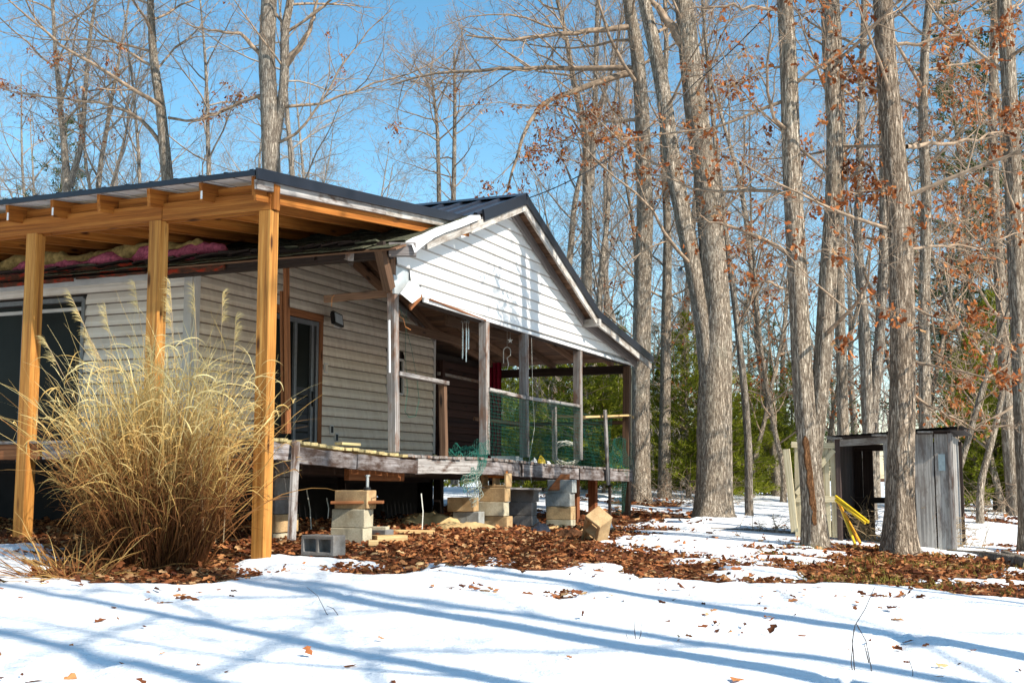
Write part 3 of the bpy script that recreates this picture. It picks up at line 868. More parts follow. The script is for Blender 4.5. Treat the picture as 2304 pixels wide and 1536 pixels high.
board('lookout', Q(756, 560, .9), Q(790, 572, .4), .16, .07, M_['greypost'], house, n=2, rough=.003)
board('lookout', Q(700, 590, 1.2), Q(870, 572, .2), .07, .05, M_['dark'], house, n=3, rough=.006)
board('hanging_block', Q(742, 545, .8), Q(740, 585, .8), .05, .1, M_['dark'], house)
board('diagonal_brace', Q(800, 590, 2.0), Q(868, 655, 1.2), .14, .05, M_['brown'], house)
board('diagonal_brace', Q(855, 560, .0), Q(876, 650, .0), .14, .1, M_['brown'], house, up=(1, 0, 0))
# insulation spilling over the eave
def lumps(name, q0, q1, p0, zc, mat, rad, seed):
    r_ = random.Random(seed); pts = []; rr = []
    nq = int((q1 - q0) / .07)
    for k in range(nq + 1):
        qq = q0 + (q1 - q0) * k / nq
        pts.append((p0 + .05 * math.sin(qq * 5 + seed), qq, zc + .035 * math.sin(qq * 7 + seed * 2) + r_.uniform(-.01, .01)))
        rr.append((rad * (1 + .28 * math.sin(qq * 9 + seed) + r_.uniform(-.12, .12))) * (1 if 0 < k < nq else .25))
    mb = MB(); mb.tube(pts, rr, 12)
    return mb.build(name, mat, house, smooth=True)
lumps('insulation_batt', 2.35, 4.0, E + .16, 4.44, M_['pink'], .085, 1)
lumps('insulation_batt', 3.2, 5.3, E + .10, 4.38, M_['pink'], .075, 2)
lumps('insulation_batt', 5.0, 8.3, E + .12, 4.36, M_['pink'], .09, 3)
lumps('insulation_paper', 2.7, 4.3, E + .20, 4.52, M_['yellowbatt'], .085, 4)
lumps('insulation_paper', 3.9, 5.6, E + .18, 4.47, M_['yellowbatt'], .095, 5)
lumps('insulation_paper', 5.3, 8.4, E + .2, 4.46, M_['yellowbatt'], .1, 6)

# rear side porch room
mb = MB()
ph = FL + .02; pe = 12.0
while ph < 3.6:
    board('room_board', (9.62, 2.97, ph + .07), (pe, 2.97, ph + .07), .135, .03, M_['room'], house)
    ph += .145
board('room_post', (9.7, 2.9, FL), (9.7, 2.9, 3.7), .1, .1, M_['room'], house, up=(1, 0, 0))
board('room_post', (11.95, 2.9, FL), (11.95, 2.9, 3.7), .12, .1, M_['brown'], house, up=(1, 0, 0))
board('room_rail', (9.6, 2.92, 3.45), (12.0, 2.92, 3.42), .06, .05, M_['greypost'], house)
board('room_rail', (9.6, 2.92, 2.55), (12.0, 2.92, 2.55), .08, .04, M_['room'], house)
board('room_rail', (9.6, 2.92, 2.05), (12.0, 2.92, 2.05), .08, .04, M_['room'], house)
mb = MB().box((10.75, 3.1, 2.8), (2.35, .05, 2.1)); mb.build('room_wall', M_['dark'], house)
mb = MB().box((11.93, 5.0, 2.8), (.06, 4.0, 2.1)); mb.build('room_wall', M_['dark'], house)
# skirting below the floor
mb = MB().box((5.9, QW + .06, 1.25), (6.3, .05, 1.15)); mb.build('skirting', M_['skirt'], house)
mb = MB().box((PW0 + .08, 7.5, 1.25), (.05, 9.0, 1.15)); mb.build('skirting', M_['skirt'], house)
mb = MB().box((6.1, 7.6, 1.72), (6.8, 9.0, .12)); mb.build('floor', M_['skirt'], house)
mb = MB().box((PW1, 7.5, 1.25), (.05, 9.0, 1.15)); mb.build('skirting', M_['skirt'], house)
mb = MB().box((PW1, 7.5, 3.0), (.05, 9.0, 2.4)); mb.build('wall', M_['corner'], house)
mb = MB(); mb.prism([(PW0, FL), (PW0, wall_top(PW0)), (RP, wall_top(RP)), (PW1, wall_top(PW1)), (PW1, FL)], 0, .06)
mb.build('wall', M_['corner'], house, M=Matrix.Translation((0, Q1 - .1, 0)) @ Matrix.Rotation(R(90), 4, 'X'))

# ---------------------------------------------------------------- porch
porch = thing('porch', 'sagging grey wooden porch deck with posts and broken railings under the white gable', 'porch', HM)
top_px = [(600, 983), (665, 990), (740, 1001), (800, 1008), (870, 1018), (935, 1023), (1075, 1028), (1165, 1036), (1240, 1043), (1310, 1048), (1418, 1056)]
top_pt = [hq(x, y, -.02) for x, y in top_px]
def deck_h(p):
    for (a, b_) in zip(top_pt[:-1], top_pt[1:]):
        if p <= b_[0]: t = (p - a[0]) / (b_[0] - a[0]); return a[1] + (b_[1] - a[1]) * t
    return top_pt[-1][1]
p = 0.03; PE = top_pt[-1][0]; k = 0
while p < PE - .1:
    w_ = random.uniform(.128, .142)
    h = deck_h(p + w_ / 2) - .02 + random.uniform(-.006, .006); hb = 1.88
    board('deck_plank', (p + w_ / 2, -.06 + random.uniform(-.03, .02), h), (p + w_ / 2, 2.95, h * .35 + hb * .65), .032, w_ - .008, M_['plankend'] if p < 2.75 else M_['greypost'], porch, roll=random.uniform(-.03, .03))
    p += w_ + .004
for k in range(26):
    board('deck_plank', (.12 + (k % 2) * 0, 3.0 + k * .142, 1.94), (2.62, 3.0 + k * .142, 1.92), .032, .134, M_['plankend'], porch)
rim = [(600, 668, 0, 39), (668, 800, 0, 40), (800, 938, -.004, 38), (938, 1076, 0, 33), (1076, 1168, .0, 33), (1172, 1300, .0, 34), (1302, 1420, .0, 30)]
rng_r = random.Random(4)
for k, (x0, x1, dq, hh) in enumerate(rim):
    a = hq(x0, 1000, -.03); b_ = hq(x1, 1000, -.03)
    za, zb = deck_h(a[0]) - .045, deck_h(b_[0]) - .045
    w_ = .165 if k < 3 else .18
    if k == 1 or k == 2: za -= .02; zb -= .02
    board('rim_board', (a[0] + .01, -.03 + dq, za - w_ / 2), (b_[0] - .01, -.03 + dq, zb - w_ / 2), w_, .04, M_['rim'] if k != 3 else M_['grey'], porch, n=10, rough=.009)
for qq in (.8, 1.6, 2.6):
    board('joist', (.1, qq, 1.72), (PE - .2, qq, 1.6), .15, .05, M_['dark'], porch)
board('front_rim', (.0, 2.8, 1.86), (.0, 7.5, 1.86), .16, .04, M_['stud'], porch)
board('front_rim', (.0, .1, 1.86), (.0, 2.75, 1.86), .16, .04, M_['rim'], porch, n=8, rough=.006)
board('front_cap', (.02, .1, 1.96), (.02, 7.5, 1.96), .03, .12, M_['grey'], porch)
a = Q(780, 1063, .25); b_ = Q(905, 1066, .25)
board('prop_beam', a, b_, .17, .06, M_['stud'], porch)
board('prop_beam', Q(610, 1055, .8), Q(700, 1055, .8), .1, .05, M_['stud'], porch)
# loose plank on the deck edge
board('loose_plank', (hq(765, 997, .0)[0], .02, deck_h(1.3) + .03), (hq(795, 997, 0)[0] + .05, -.02, deck_h(1.6) + .035), .03, .1, M_['plankend'], porch)

def post(x0, y0, x1, y1, q, w_, mat, name='post', parent=porch, label=None, n=5, rough=.005):
    a = Q(x0, y0, q); b_ = Q(x1, y1, q)
    return board(name, b_, a, w_, w_, mat, parent, up=(1, 0, 0), n=n, rough=rough, label=label)
post(884, 655, 886, 1016, .03, .105, M_['greypost'])
post(876, 555, 876, 660, .06, .12, M_['brown'])
a = Q(876, 720, -.05); b_ = Q(877, 838, -.05); board('white_strip', a, b_, .03, .012, M_['white'], porch, up=(1, 0, 0))
a = Q(890, 655, -.04); b_ = Q(893, 1012, -.04)
post(1089, 722, 1090, 1022, .03, .115, M_['greypost'])
post(1178, 745, 1180, 1028, .03, .115, M_['greypost'])
post(1300, 790, 1301, 1034, .03, .125, M_['greypost'])
post(1411, 825, 1409, 1050, .03, .125, M_['brown'])
a = Q(1420, 830, -.03); b_ = Q(1419, 1045, -.03); board('pale_strip', a, b_, .03, .02, M_['door_pale'], porch, up=(1, 0, 0))
post(1247, 905, 1248, 1036, .03, .07, M_['greypost'], 'baluster')
board('stud', Q(644, 598, 1.6), Q(648, 975, 1.6), .09, .04, M_['stud'], porch, up=(1, 0, 0))
board('stud', Q(636, 655, 1.66), Q(640, 975, 1.66), .09, .04, M_['stud'], porch, up=(1, 0, 0))
board('cross_brace', (3.55 - .9, 0.05, hq(876, 656, .05)[1]), (3.45 - .8, 1.0, hq(876, 656, .05)[1] - .02), .09, .04, M_['brown'], porch)
post(996, 862, 999, 1028, .03, .085, M_['brown'], 'railing_post')
board('top_rail', Q(893, 840, .0), Q(1004, 862, .0), .05, .09, M_['grey'], porch, n=4, rough=.004)
board('top_rail', Q(1098, 876, -.02), Q(1178, 894, -.02), .05, .07, M_['grey'], porch, n=4, rough=.004)
board('top_rail', Q(1180, 894, -.02), Q(1304, 914, -.02), .05, .07, M_['grey'], porch, n=4, rough=.004)
board('back_rail', (9.6, 2.2, 2.62), (12.0, 2.2, 2.62), .06, .04, M_['brown'], porch)
board('back_rail', (12.1, 3.0, 2.62), (12.1, .1, 2.62), .07, .04, M_['brown'], porch)
board('top_rail', Q(1312, 938, .0), Q(1416, 934, .0), .035, .09, M_['pine_pale'], porch)
board('top_rail', (12.0, 0.0, Q(1405, 935, 0).z), (12.0, 1.6, Q(1405, 935, 0).z + .05), .05, .05, M_['pine_pale'], porch)
board('leaning_picket', Q(1361, 922, -.12), Q(1369, 1090, -.10), .1, .04, M_['grey'], porch, up=(1, 0, 0))
board('leaning_prop', Q(666, 992, -.09), Q(656, 1213, -.2), .1, .04, M_['grey'], porch, up=(1, 0, 0), label='grey board propped against the rim beside the front corner')
# posts under the porch
def upost(x, y0, y1, q, w_, mat, lean=0):
    a = Q(x, y0, q); b_ = Q(x + lean, y1, q)
    board('support_post', b_, a, w_, w_, mat, porch, up=(1, 0, 0), n=3, rough=.004)
upost(1295, 1062, 1192, .35, .12, M_['rust']); upost(1334, 1060, 1168, .5, .14, M_['rust'])
upost(1409, 1068, 1166, .1, .14, M_['brown']); upost(1372, 1090, 1170, .1, .05, M_['dark'])
for p_, q_ in ((3.2, 2.6), (6.0, 2.7), (9.4, 2.8), (11.8, 2.8), (9.5, 5.5), (12, 5.5), (6, 5)):
    board('support_post', (p_, q_, .55), (p_, q_, 1.75), .14, .14, M_['dark'], porch, up=(1, 0, 0))
# green plastic netting
def netting(name, P00, P10, P11, P01, cell, mat, rad, sag=.0, wob=.0, seed=1, label=None, cut=None, parent=porch):
    r_ = random.Random(seed)
    w_ = ((P10 - P00).length + (P11 - P01).length) / 2; h_ = ((P01 - P00).length + (P11 - P10).length) / 2
    nx, ny = max(2, int(w_ / cell)), max(2, int(h_ / cell)); nrm = (P10 - P00).cross(P01 - P00).normalized()
    g = {}
    for i in range(nx + 1):
        for j in range(ny + 1):
            u_, v_ = i / nx, j / ny
            p = P00.lerp(P10, u_).lerp(P01.lerp(P11, u_), v_)
            b1 = math.sin(u_ * 9 + seed) * math.cos(v_ * 5 + seed) + .5 * math.sin(u_ * 21 + v_ * 13)
            g[i, j] = p + nrm * (sag * b1) + Vector((0, 0, -1)) * sag * .5 * math.sin(math.pi * u_) + Vector((r_.uniform(-1, 1), 0, r_.uniform(-1, 1))) * wob
    mb = MB()
    def strand(a, b_):
        i0 = len(mb.v); d = (b_ - a).normalized(); s_ = d.cross(nrm).normalized() * rad; t_ = nrm * rad
        for e in (a, b_):
            mb.v.append(e + s_); mb.v.append(e - s_ * .5 + t_); mb.v.append(e - s_ * .5 - t_)
        for k in range(3): mb.f.append((i0 + k, i0 + (k + 1) % 3, i0 + 3 + (k + 1) % 3, i0 + 3 + k))
    for i in range(nx + 1):
        for j in range(ny + 1):
            if cut and cut(i / nx, j / ny): continue
            if i < nx and not (cut and cut((i + 1) / nx, j / ny)): strand(g[i, j], g[i + 1, j])
            if j < ny and not (cut and cut(i / nx, (j + 1) / ny)): strand(g[i, j], g[i, j + 1])
    return mb.build(name, mat, parent, kind='stuff' if False else None, label=label)
netting('railing_net', Q(1100, 1025, -.05), Q(1308, 1046, -.05), Q(1306, 916, -.05), Q(1100, 878, -.05), .05, M_['netgreen'], .0022, .012, .003, 1)
netting('hanging_net', Q(1045, 1108, -.16), Q(1092, 1050, -.12), Q(1100, 985, -.07), Q(1032, 1030, .2), .045, M_['netgreen'], .0028, .05, .008, 2, label='torn green net hanging over the deck edge')
netting('hanging_net', Q(1062, 1140, -.2), Q(1084, 1112, -.2), Q(1080, 1060, -.15), Q(1040, 1070, -.16), .045, M_['netpale'], .004, .03, .008, 3, label='pale torn end of the net above the block pair')
netting('hanging_net', Q(1005, 1018, .5), Q(1100, 1024, -.05), Q(1098, 985, .0), Q(1020, 1008, .8), .04, M_['netgreen'], .0028, .06, .01, 4, label='crumpled green net lying on the deck')
netting('side_net', Q(1372, 1052, .0), Q(1424, 1056, -.06), Q(1420, 955, -.05), Q(1376, 990, .3), .05, M_['netgreen'], .0028, .06, .005, 5)
netting('side_net', Q(1312, 1046, .0), Q(1376, 1052, .0), Q(1376, 940, .0), Q(1310, 930, .0), .06, M_['netgreen'], .0022, .02, .004, 6)
netting('side_net', Q(1372, 1160, .3), Q(1404, 1150, .0), Q(1412, 1060, -.06), Q(1370, 1060, .0), .06, M_['netgreen'], .0022, .04, .004, 7)

# ---------------------------------------------------------------- carport
carport = thing('carport', 'new amber pine carport with black metal roof edge in front of the house', 'carport', HM)
def ct(p): return 4.495 + (p + .38) * .1015
C0, C1 = -.08, 9.0
q = C0
while q < C1:
    metal_panel(q, q + .9, -.37, 4.6, ct, lift=.0).build('roof_panel', M_['metal_roof'], carport); q += .9
q = C0 + .01
while q < C1:
    metal_panel(q, q + .9, -.365, 4.5, ct, lift=-.012).build('roof_underside_panel', M_['roof_under'], carport); q += .9
board('edge_trim', (-.385, C0 - .02, ct(-.38) - .012), (-.385, C1, ct(-.38) - .012), .055, .02, M_['black_trim'], carport)
board('rake_trim', (-.39, C0 - .04, ct(-.39) - .02), (4.56, C0 - .04, ct(4.56) - .02), .11, .02, M_['black_trim'], carport)
mb = MB().box((4.56, C0 - .01, ct(4.56) - .02), (.05, .12, .13)); mb.build('trim_cap', M_['black_trim'], carport)
board('fascia_board', (-.33, C0 + .01, ct(-.33) - .115), (2.2, C0 + .01, ct(2.2) - .115), .09, .03, M_['grey'], carport, n=6, rough=.004)
board('fascia_board', (2.21, C0 + .012, ct(2.21) - .115), (4.4, C0 + .012, ct(4.4) - .11), .085, .03, M_['trim'], carport, n=6, rough=.004)
qs = [.0, .62, 1.26, 1.90, 2.52, 3.14, 3.76, 4.38, 5.0, 5.6, 6.2, 6.8, 7.4]
for qq in qs:
    board('rafter', (-.27, qq, ct(-.27) - .115), (4.6, qq, ct(4.6) - .115), .18, .04, M_['pine'], carport)
    if qq in (.62, 2.52, 3.14): MB().box((-.274, qq - .014, ct(-.27) - .15), (.008, .018, .08)).build('rafter_clip', M_['white'], carport)
board('rafter', (-.27, -.022, ct(-.27) - .235), (4.0, -.022, ct(4.0) - .235), .06, .03, M_['pine'], carport)
for k, (a, b_) in enumerate(((-.06, 1.25), (1.26, 4.6), (4.61, 8.8))):
    board('beam', (-.045, a, 4.285), (-.045, b_, 4.285), .18, .04, M_['pine'], carport)
for k, (a, b_) in enumerate(((-.06, 2.8), (2.81, 8.8))):
    board('beam', (.045, a, 4.277), (.045, b_, 4.277), .18, .04, M_['pine'], carport)
for qq in qs[:-1]:
    board('blocking', (-.0, qq + .03, ct(0) - .125), (-.0, qq + .6, ct(0) - .125), .13, .035, M_['pine'], carport)
def big_post(q, x=0.0, name='post', ztop=4.2, mat=None):
    g = HM @ Vector((x, q, 0)); z0 = G(g.x, g.y) - .08
    board(name, (x, q, z0), (x, q, ztop), .142, .142, mat or M_['postpine'], carport, up=(1, 0, 0), n=8, rough=.0015)
qb = hp(355, 600, 0)[0]; qc = hp(78, 600, 0)[0]
big_post(0.0, ztop=4.19); big_post(qb); big_post(qc); big_post(qc + 2.6); big_post(qc + 5.2)
board('post_block', (0, -.08, 4.2), (0, -.08, 4.45), .1, .03, M_['pine'], carport, up=(1, 0, 0))

# ---------------------------------------------------------------- trees
def batch_tubes(paths, sides):
    """paths: list of (pts, radii), turned into tubes in batches of equal length"""
    byn = {}
    for pts, rad in paths: byn.setdefault(len(pts), []).append((pts, rad))
    Vs, Fs, off = [], [], 0
    for n_, lst in byn.items():
        P = np.array([x[0] for x in lst], float); r_ = np.array([x[1] for x in lst], float)
        t = np.gradient(P, axis=1); t /= np.linalg.norm(t, axis=2, keepdims=True) + 1e-9
        main = P[:, -1] - P[:, 0]
        ref = np.where((np.abs(main[:, 2]) > .7 * np.linalg.norm(main, axis=1))[:, None], np.array([[1., .1, 0]]), np.array([[0, 0.1, 1.]]))[:, None, :]
        a = np.cross(t, ref); a /= np.linalg.norm(a, axis=2, keepdims=True) + 1e-9
        b_ = np.cross(t, a)
        an = np.arange(sides) * 2 * np.pi / sides
        ring = P[:, :, None, :] + r_[:, :, None, None] * (a[:, :, None, :] * np.cos(an)[None, None, :, None] + b_[:, :, None, :] * np.sin(an)[None, None, :, None])
        B = len(lst); Vs.append(ring.reshape(-1, 3))
        idx = off + np.arange(B * n_ * sides).reshape(B, n_, sides)
        nx = np.roll(idx, -1, axis=2)
        Fs.append(np.stack([idx[:, :-1], nx[:, :-1], nx[:, 1:], idx[:, 1:]], -1).reshape(-1, 4)); off += B * n_ * sides
    return np.concatenate(Vs), np.concatenate(Fs)
NSEG = [12, 7, 5, 4, 3]
def nrm(v_): return v_ / (np.linalg.norm(v_) + 1e-9)
def grow(store, P, D, L, r_, lvl, maxl, rg, cfg):
    n_ = NSEG[lvl]; st = L / n_; pts = [P]; rad = [r_]; D = nrm(D)
    wob = cfg['wob'][lvl]
    for i in range(n_):
        D = nrm(D + np.array([rg.gauss(0, wob), rg.gauss(0, wob), rg.gauss(0, wob) + cfg['trop'][lvl]]))
        P = P + D * st; pts.append(P); rad.append(max(.0028, r_ * (1 - .85 * (i + 1) / n_)))
    store[lvl].append((pts, rad))
    if lvl >= maxl: return
    limbs(store, pts, rad, L, lvl, maxl, rg, cfg)
def limbs(store, pts, rad, L, lvl, maxl, rg, cfg, t0=None, cnt=None):
    k = cnt if cnt is not None else max(2, int(cfg['n'][lvl] * (.75 + .5 * rg.random())))
    t0 = cfg['t0'][lvl] if t0 is None else t0
    n_ = len(pts) - 1
    az0 = rg.random() * 6.28
    for j in range(k):
        t = t0 + (1 - t0) * (j + rg.random()) / k
        x = min(t * n_, n_ - 1e-3); i = int(x); f = x - i
        p = pts[i] * (1 - f) + pts[i + 1] * f; rr = rad[i] * (1 - f) + rad[i + 1] * f
        d = nrm(pts[i + 1] - pts[i])
        az = az0 + j * 2.4 + rg.uniform(-.5, .5)
        ref = np.array([0., 0, 1]) if abs(d[2]) < .9 else np.array([1., 0, 0])
        a = nrm(np.cross(d, ref)); b_ = np.cross(d, a)
        side = a * math.cos(az) + b_ * math.sin(az)
        ang = R(rg.uniform(*cfg['ang'][lvl]))
        dd = d * math.cos(ang) + side * math.sin(ang)
        LL = L * rg.uniform(*cfg['len'][lvl]) * (1 - .45 * t)
        grow(store, p, dd, LL, min(rr * .6, .006 + LL * cfg['rk']), lvl + 1, maxl, rg, cfg)
CFG = dict(n=[20, 8, 6, 4, 0], t0=[.3, .2, .15, .1, 0], ang=[(45, 80), (30, 60), (25, 55), (25, 55)], len=[(.22, .38), (.35, .6), (.35, .6), (.4, .6)],
           wob=[.035, .13, .16, .18, .2], trop=[.03, .05, .05, .03, .02], rk=.0078)
def leaf_cloud(centers, size, rg, droop=.5, vary=.35):
    """small folded oak-like leaves at the given points; returns verts, tris, tint"""
    c = np.asarray(centers, float); n_ = len(c)
    if n_ == 0: return np.zeros((0, 3)), np.zeros((0, 3), int), np.zeros(0)
    s_ = size * (1 - vary + 2.2 * vary * rg.random(n_) ** 1.5)
    d = rg.normal(size=(n_, 3)); d[:, 2] = d[:, 2] * .6 - droop; d /= np.linalg.norm(d, axis=1)[:, None]
    e = rg.normal(size=(n_, 3)); e -= d * (e * d).sum(1)[:, None]; e /= np.linalg.norm(e, axis=1)[:, None]
    f = np.cross(d, e)
    curl = rg.uniform(.1, .45, n_)
    tpl = [(0, 0, 0), (.38, .22, 1), (.62, .12, .6), (.82, .24, 1.), (1, 0, 0), (.82, -.24, 1.), (.62, -.12, .6), (.38, -.22, 1)]
    Vv = np.empty((n_, 8, 3))
    for k, (l, w_, u_) in enumerate(tpl):
        bend = curl * (l - .5) ** 2 * -1.2
        Vv[:, k] = c + s_[:, None] * (d * l + e * w_ * 1.25 + f * ((u_ * curl * abs(w_) * 1.8 + bend)[:, None]))
    b_ = np.arange(n_)[:, None] * 8
    T_ = np.concatenate([b_ + np.array([[0, 1, 2]]), b_ + np.array([[2, 3, 4]]), b_ + np.array([[0, 2, 4]]), b_ + np.array([[0, 4, 6]]), b_ + np.array([[4, 5, 6]]), b_ + np.array([[0, 6, 7]])])
    return Vv.reshape(-1, 3), T_, np.repeat(rg.random(n_), 8)

def trunk_mesh(stems, flare, sides, seed):
    """stems: list of (pts, radii) with pts relative to the base; lumpy tapered trunk with root flare"""
    rgt = np.random.default_rng(seed); Vs, Fs, off = [], [], 0
    for si, (pts, rad) in enumerate(stems):
        P = np.array(pts, float); r_ = np.array(rad, float)
        # resample
        dl = np.concatenate([[0], np.cumsum(np.linalg.norm(np.diff(P, axis=0), axis=1))]); m_ = max(8, int(dl[-1] / .22))
        s_ = np.linspace(0, dl[-1], m_)
        # smooth through the points
        P2 = np.stack([np.interp(s_, dl, P[:, k]) for k in range(3)], 1); r2 = np.interp(s_, dl, r_)
        for _ in range(2):
            P2[1:-1] = (P2[:-2] + 2 * P2[1:-1] + P2[2:]) / 4
        an = np.arange(sides) * 2 * np.pi / sides
        t = np.gradient(P2, axis=0); t /= np.linalg.norm(t, axis=1)[:, None]
        a = np.cross(t, np.array([1., .05, 0])); a /= np.linalg.norm(a, axis=1)[:, None]; b_ = np.cross(t, a)
        ph = rgt.random(6) * 6.28
        A, S = np.meshgrid(an, s_)
        lump = 1 + .035 * np.sin(3 * A + ph[0] + S * .7) + .03 * np.sin(5 * A + ph[1] - S * .5) + .025 * np.sin(S * 2.3 + ph[2] + A) + .012 * rgt.normal(size=A.shape)
        if si == 0 and flare:
            roots = 1 + flare * np.exp(-S / .28) * (1 + .35 * np.sin(5 * A + ph[3]) + .25 * np.sin(3 * A + ph[4])) + .18 * flare * np.exp(-S / 1.0)
            lump = lump * roots
        ring = P2[:, None, :] + (r2[:, None] * lump)[:, :, None] * (a[:, None, :] * np.cos(an)[None, :, None] + b_[:, None, :] * np.sin(an)[None, :, None])
        idx = off + np.arange(m_ * sides).reshape(m_, sides); nx = np.roll(idx, -1, axis=1)
        Vs.append(ring.reshape(-1, 3)); Fs.append(np.stack([idx[:-1], nx[:-1], nx[1:], idx[1:]], -1).reshape(-1, 4)); off += m_ * sides
    return np.concatenate(Vs), np.concatenate(Fs)

def hero_tree(name, label, Y, stems_px, seed, bark='bark', limbs_px=(), auto=16, t0=.35, leaves=0, leaf_zone=None, height=15.0, flare=.45, limb_len=.26, maxl=4, sides=16, cfg=None, group=None, yspread=.0):
    rg = random.Random(seed); cfg = dict(CFG, **(cfg or {}))
    base = W(stems_px[0][0][0], stems_px[0][0][1], Y)
    g = G(base.x, base.y); base = Vector((base.x, base.y, g))
    stems = []
    for si, st in enumerate(stems_px):
        pts, rad = [], []
        for k, (px, py, w_) in enumerate(st):
            yy = Y + yspread * si * k * .12
            p = W(px, py, yy) - base
            if si == 0 and k == 0: p = Vector((p.x, p.y, -.12))
            pts.append(np.array(p)); rad.append(w_ * .45 / F * Y)
        d = nrm(pts[-1] - pts[max(0, len(pts) - 3)])          # carry on above the picture
        while pts[-1][2] < height and rad[-1] > .02:
            d = nrm(d + np.array([rg.gauss(0, .06), rg.gauss(0, .06), .05]))
            pts.append(pts[-1] + d * 1.1); rad.append(rad[-1] * (.88 if pts[-1][2] > 7 else .95))
        stems.append((pts, rad))
    root = thing(name, label, 'tree', Matrix.Translation(base), group)
    Vv, Ff = trunk_mesh(stems, flare, sides, seed)
    link('trunk', mesh_np('trunk', Vv, Ff, smooth=True), M_[bark], root)
    store = [[], [], [], [], []]
    for si, (pts, rad) in enumerate(stems):
        L = sum(np.linalg.norm(pts[i + 1] - pts[i]) for i in range(len(pts) - 1))
        limbs(store, pts, rad, L * limb_len / .26, 0, maxl, rg, cfg, t0=t0 if si == 0 else .12, cnt=auto)
    for lb in limbs_px:
        yy = Y; pts, rad = [], []
        dy = lb.get('dy', 0); pp = lb['p']
        for k, (px, py) in enumerate(pp):
            p = W(px, py, Y + dy * k / (len(pp) - 1)) - base; pts.append(np.array(p)); rad.append(max(.008, lb['w'] / 2 / F * Y * (1 - .75 * k / (len(pp) - 1))))
        dl = np.concatenate([[0], np.cumsum([np.linalg.norm(pts[i + 1] - pts[i]) for i in range(len(pts) - 1)])])
        ss = np.linspace(0, dl[-1], 12); P = np.array(pts)
        P2 = np.stack([np.interp(ss, dl, P[:, k]) for k in range(3)], 1); r2 = np.interp(ss, dl, rad)
        for _ in range(2): P2[1:-1] = (P2[:-2] + 2 * P2[1:-1] + P2[2:]) / 4
        P2[1:] += np.array([[rg.gauss(0, .02) for _ in range(3)] for _ in range(11)])
        pts = list(P2); rad = list(r2)
        store[1].append((pts, rad))
        limbs(store, pts, rad, dl[-1] * .8, 1, maxl, rg, cfg, t0=.15, cnt=lb.get('n', 9))
    sd_ = [0, 7, 5, 3, 3]
    Vs, Fs, off = [], [], 0
    for l in (1, 2, 3, 4):
        if store[l]:
            a, b_ = batch_tubes(store[l], sd_[l]); Vs.append(a); Fs.append(b_ + off); off += len(a)
    link('crown', mesh_np('crown', np.concatenate(Vs), np.concatenate(Fs), smooth=True), M_['branch'], root, kind='stuff')
    if leaves:
        tips = [p[0][k] for l in (3, 4) for p in store[l] for k in (-1, -2)]
        if leaf_zone: tips = [t_ for t_ in tips if leaf_zone[0] < t_[2] < leaf_zone[1]]
        rg2 = np.random.default_rng(seed)
        if tips:
            seeds_ = np.array(tips)[rg2.integers(0, len(tips), max(1, leaves // 7))]      # leaves hang in bunches
            c_ = (seeds_[:, None, :] + rg2.normal(size=(len(seeds_), 7, 3)) * .06).reshape(-1, 3)
            a, b_, tn = leaf_cloud(c_, .08, rg2, droop=.9)
            link('leaves', mesh_np('leaves', a, tris=b_, tint=tn), M_['oakleaf'], root, kind='stuff')
    return root

hero_tree('oak_tree', 'pale grey straight oak trunk rising behind the left half of the carport roof', 30, [[(385, 1050, 40), (380, 620, 34), (377, 400, 30), (362, 250, 26), (345, 130, 21), (338, 0, 17)]], 21,
          limbs_px=[dict(p=[(370, 245), (330, 215), (250, 170), (150, 110), (70, 50), (15, -10)], w=12, dy=-2, n=12), dict(p=[(360, 320), (330, 275), (280, 240), (210, 230), (100, 218), (0, 200)], w=11, dy=1, n=12),
                    dict(p=[(345, 150), (300, 125), (240, 85), (190, 45), (140, 10)], w=8, n=8), dict(p=[(378, 265), (440, 275), (520, 240), (580, 215)], w=7, n=7)],
          auto=16, t0=.45, leaves=700, limb_len=.3, height=16, leaf_zone=(3, 11))
hero_tree('oak_tree', 'thick split trunk oak standing directly above the peak corner of the carport roof', 28, [[(612, 1050, 62), (612, 400, 46), (606, 250, 46), (600, 120, 42), (605, 0, 40)], [(620, 330, 22), (640, 180, 24), (640, 60, 22), (655, 0, 20)]], 22, bark='bark_pale',
          limbs_px=[dict(p=[(640, 150), (670, 110), (700, 60), (716, -10)], w=20, n=9), dict(p=[(592, 215), (560, 222), (520, 240), (470, 262), (420, 280)], w=10, n=10), dict(p=[(640, 240), (700, 242), (760, 225), (850, 180), (960, 160), (1050, 70)], w=8, dy=2, n=14),
                    dict(p=[(592, 130), (560, 90), (540, 70), (480, 78), (420, 50)], w=12, n=8), dict(p=[(630, 320), (680, 290), (720, 240), (780, 120), (880, 20)], w=8, n=12)],
          auto=20, t0=.42, leaves=600, limb_len=.34, height=18)
hero_tree('oak_tree', 'grey oak trunk rising just behind the right end of the porch roof', 26, [[(1438, 1118, 52), (1440, 900, 46), (1444, 700, 46), (1452, 480, 42), (1446, 260, 38), (1432, 100, 34), (1412, 0, 30)]], 23, bark='bark',
          limbs_px=[dict(p=[(1428, 60), (1330, 68), (1230, 82), (1150, 90), (1045, 78)], w=15, dy=-1, n=13), dict(p=[(1440, 155), (1340, 152), (1200, 150), (1090, 158), (970, 162), (880, 190)], w=15, dy=1, n=14),
                    dict(p=[(1440, 160), (1360, 180), (1270, 215), (1215, 225), (1180, 280), (1165, 360), (1140, 430)], w=18, dy=-1, n=12), dict(p=[(1440, 270), (1380, 270), (1300, 300), (1230, 330)], w=9, n=8)],
          auto=18, t0=.3, leaves=800, leaf_zone=(2.5, 9), limb_len=.22, height=17)
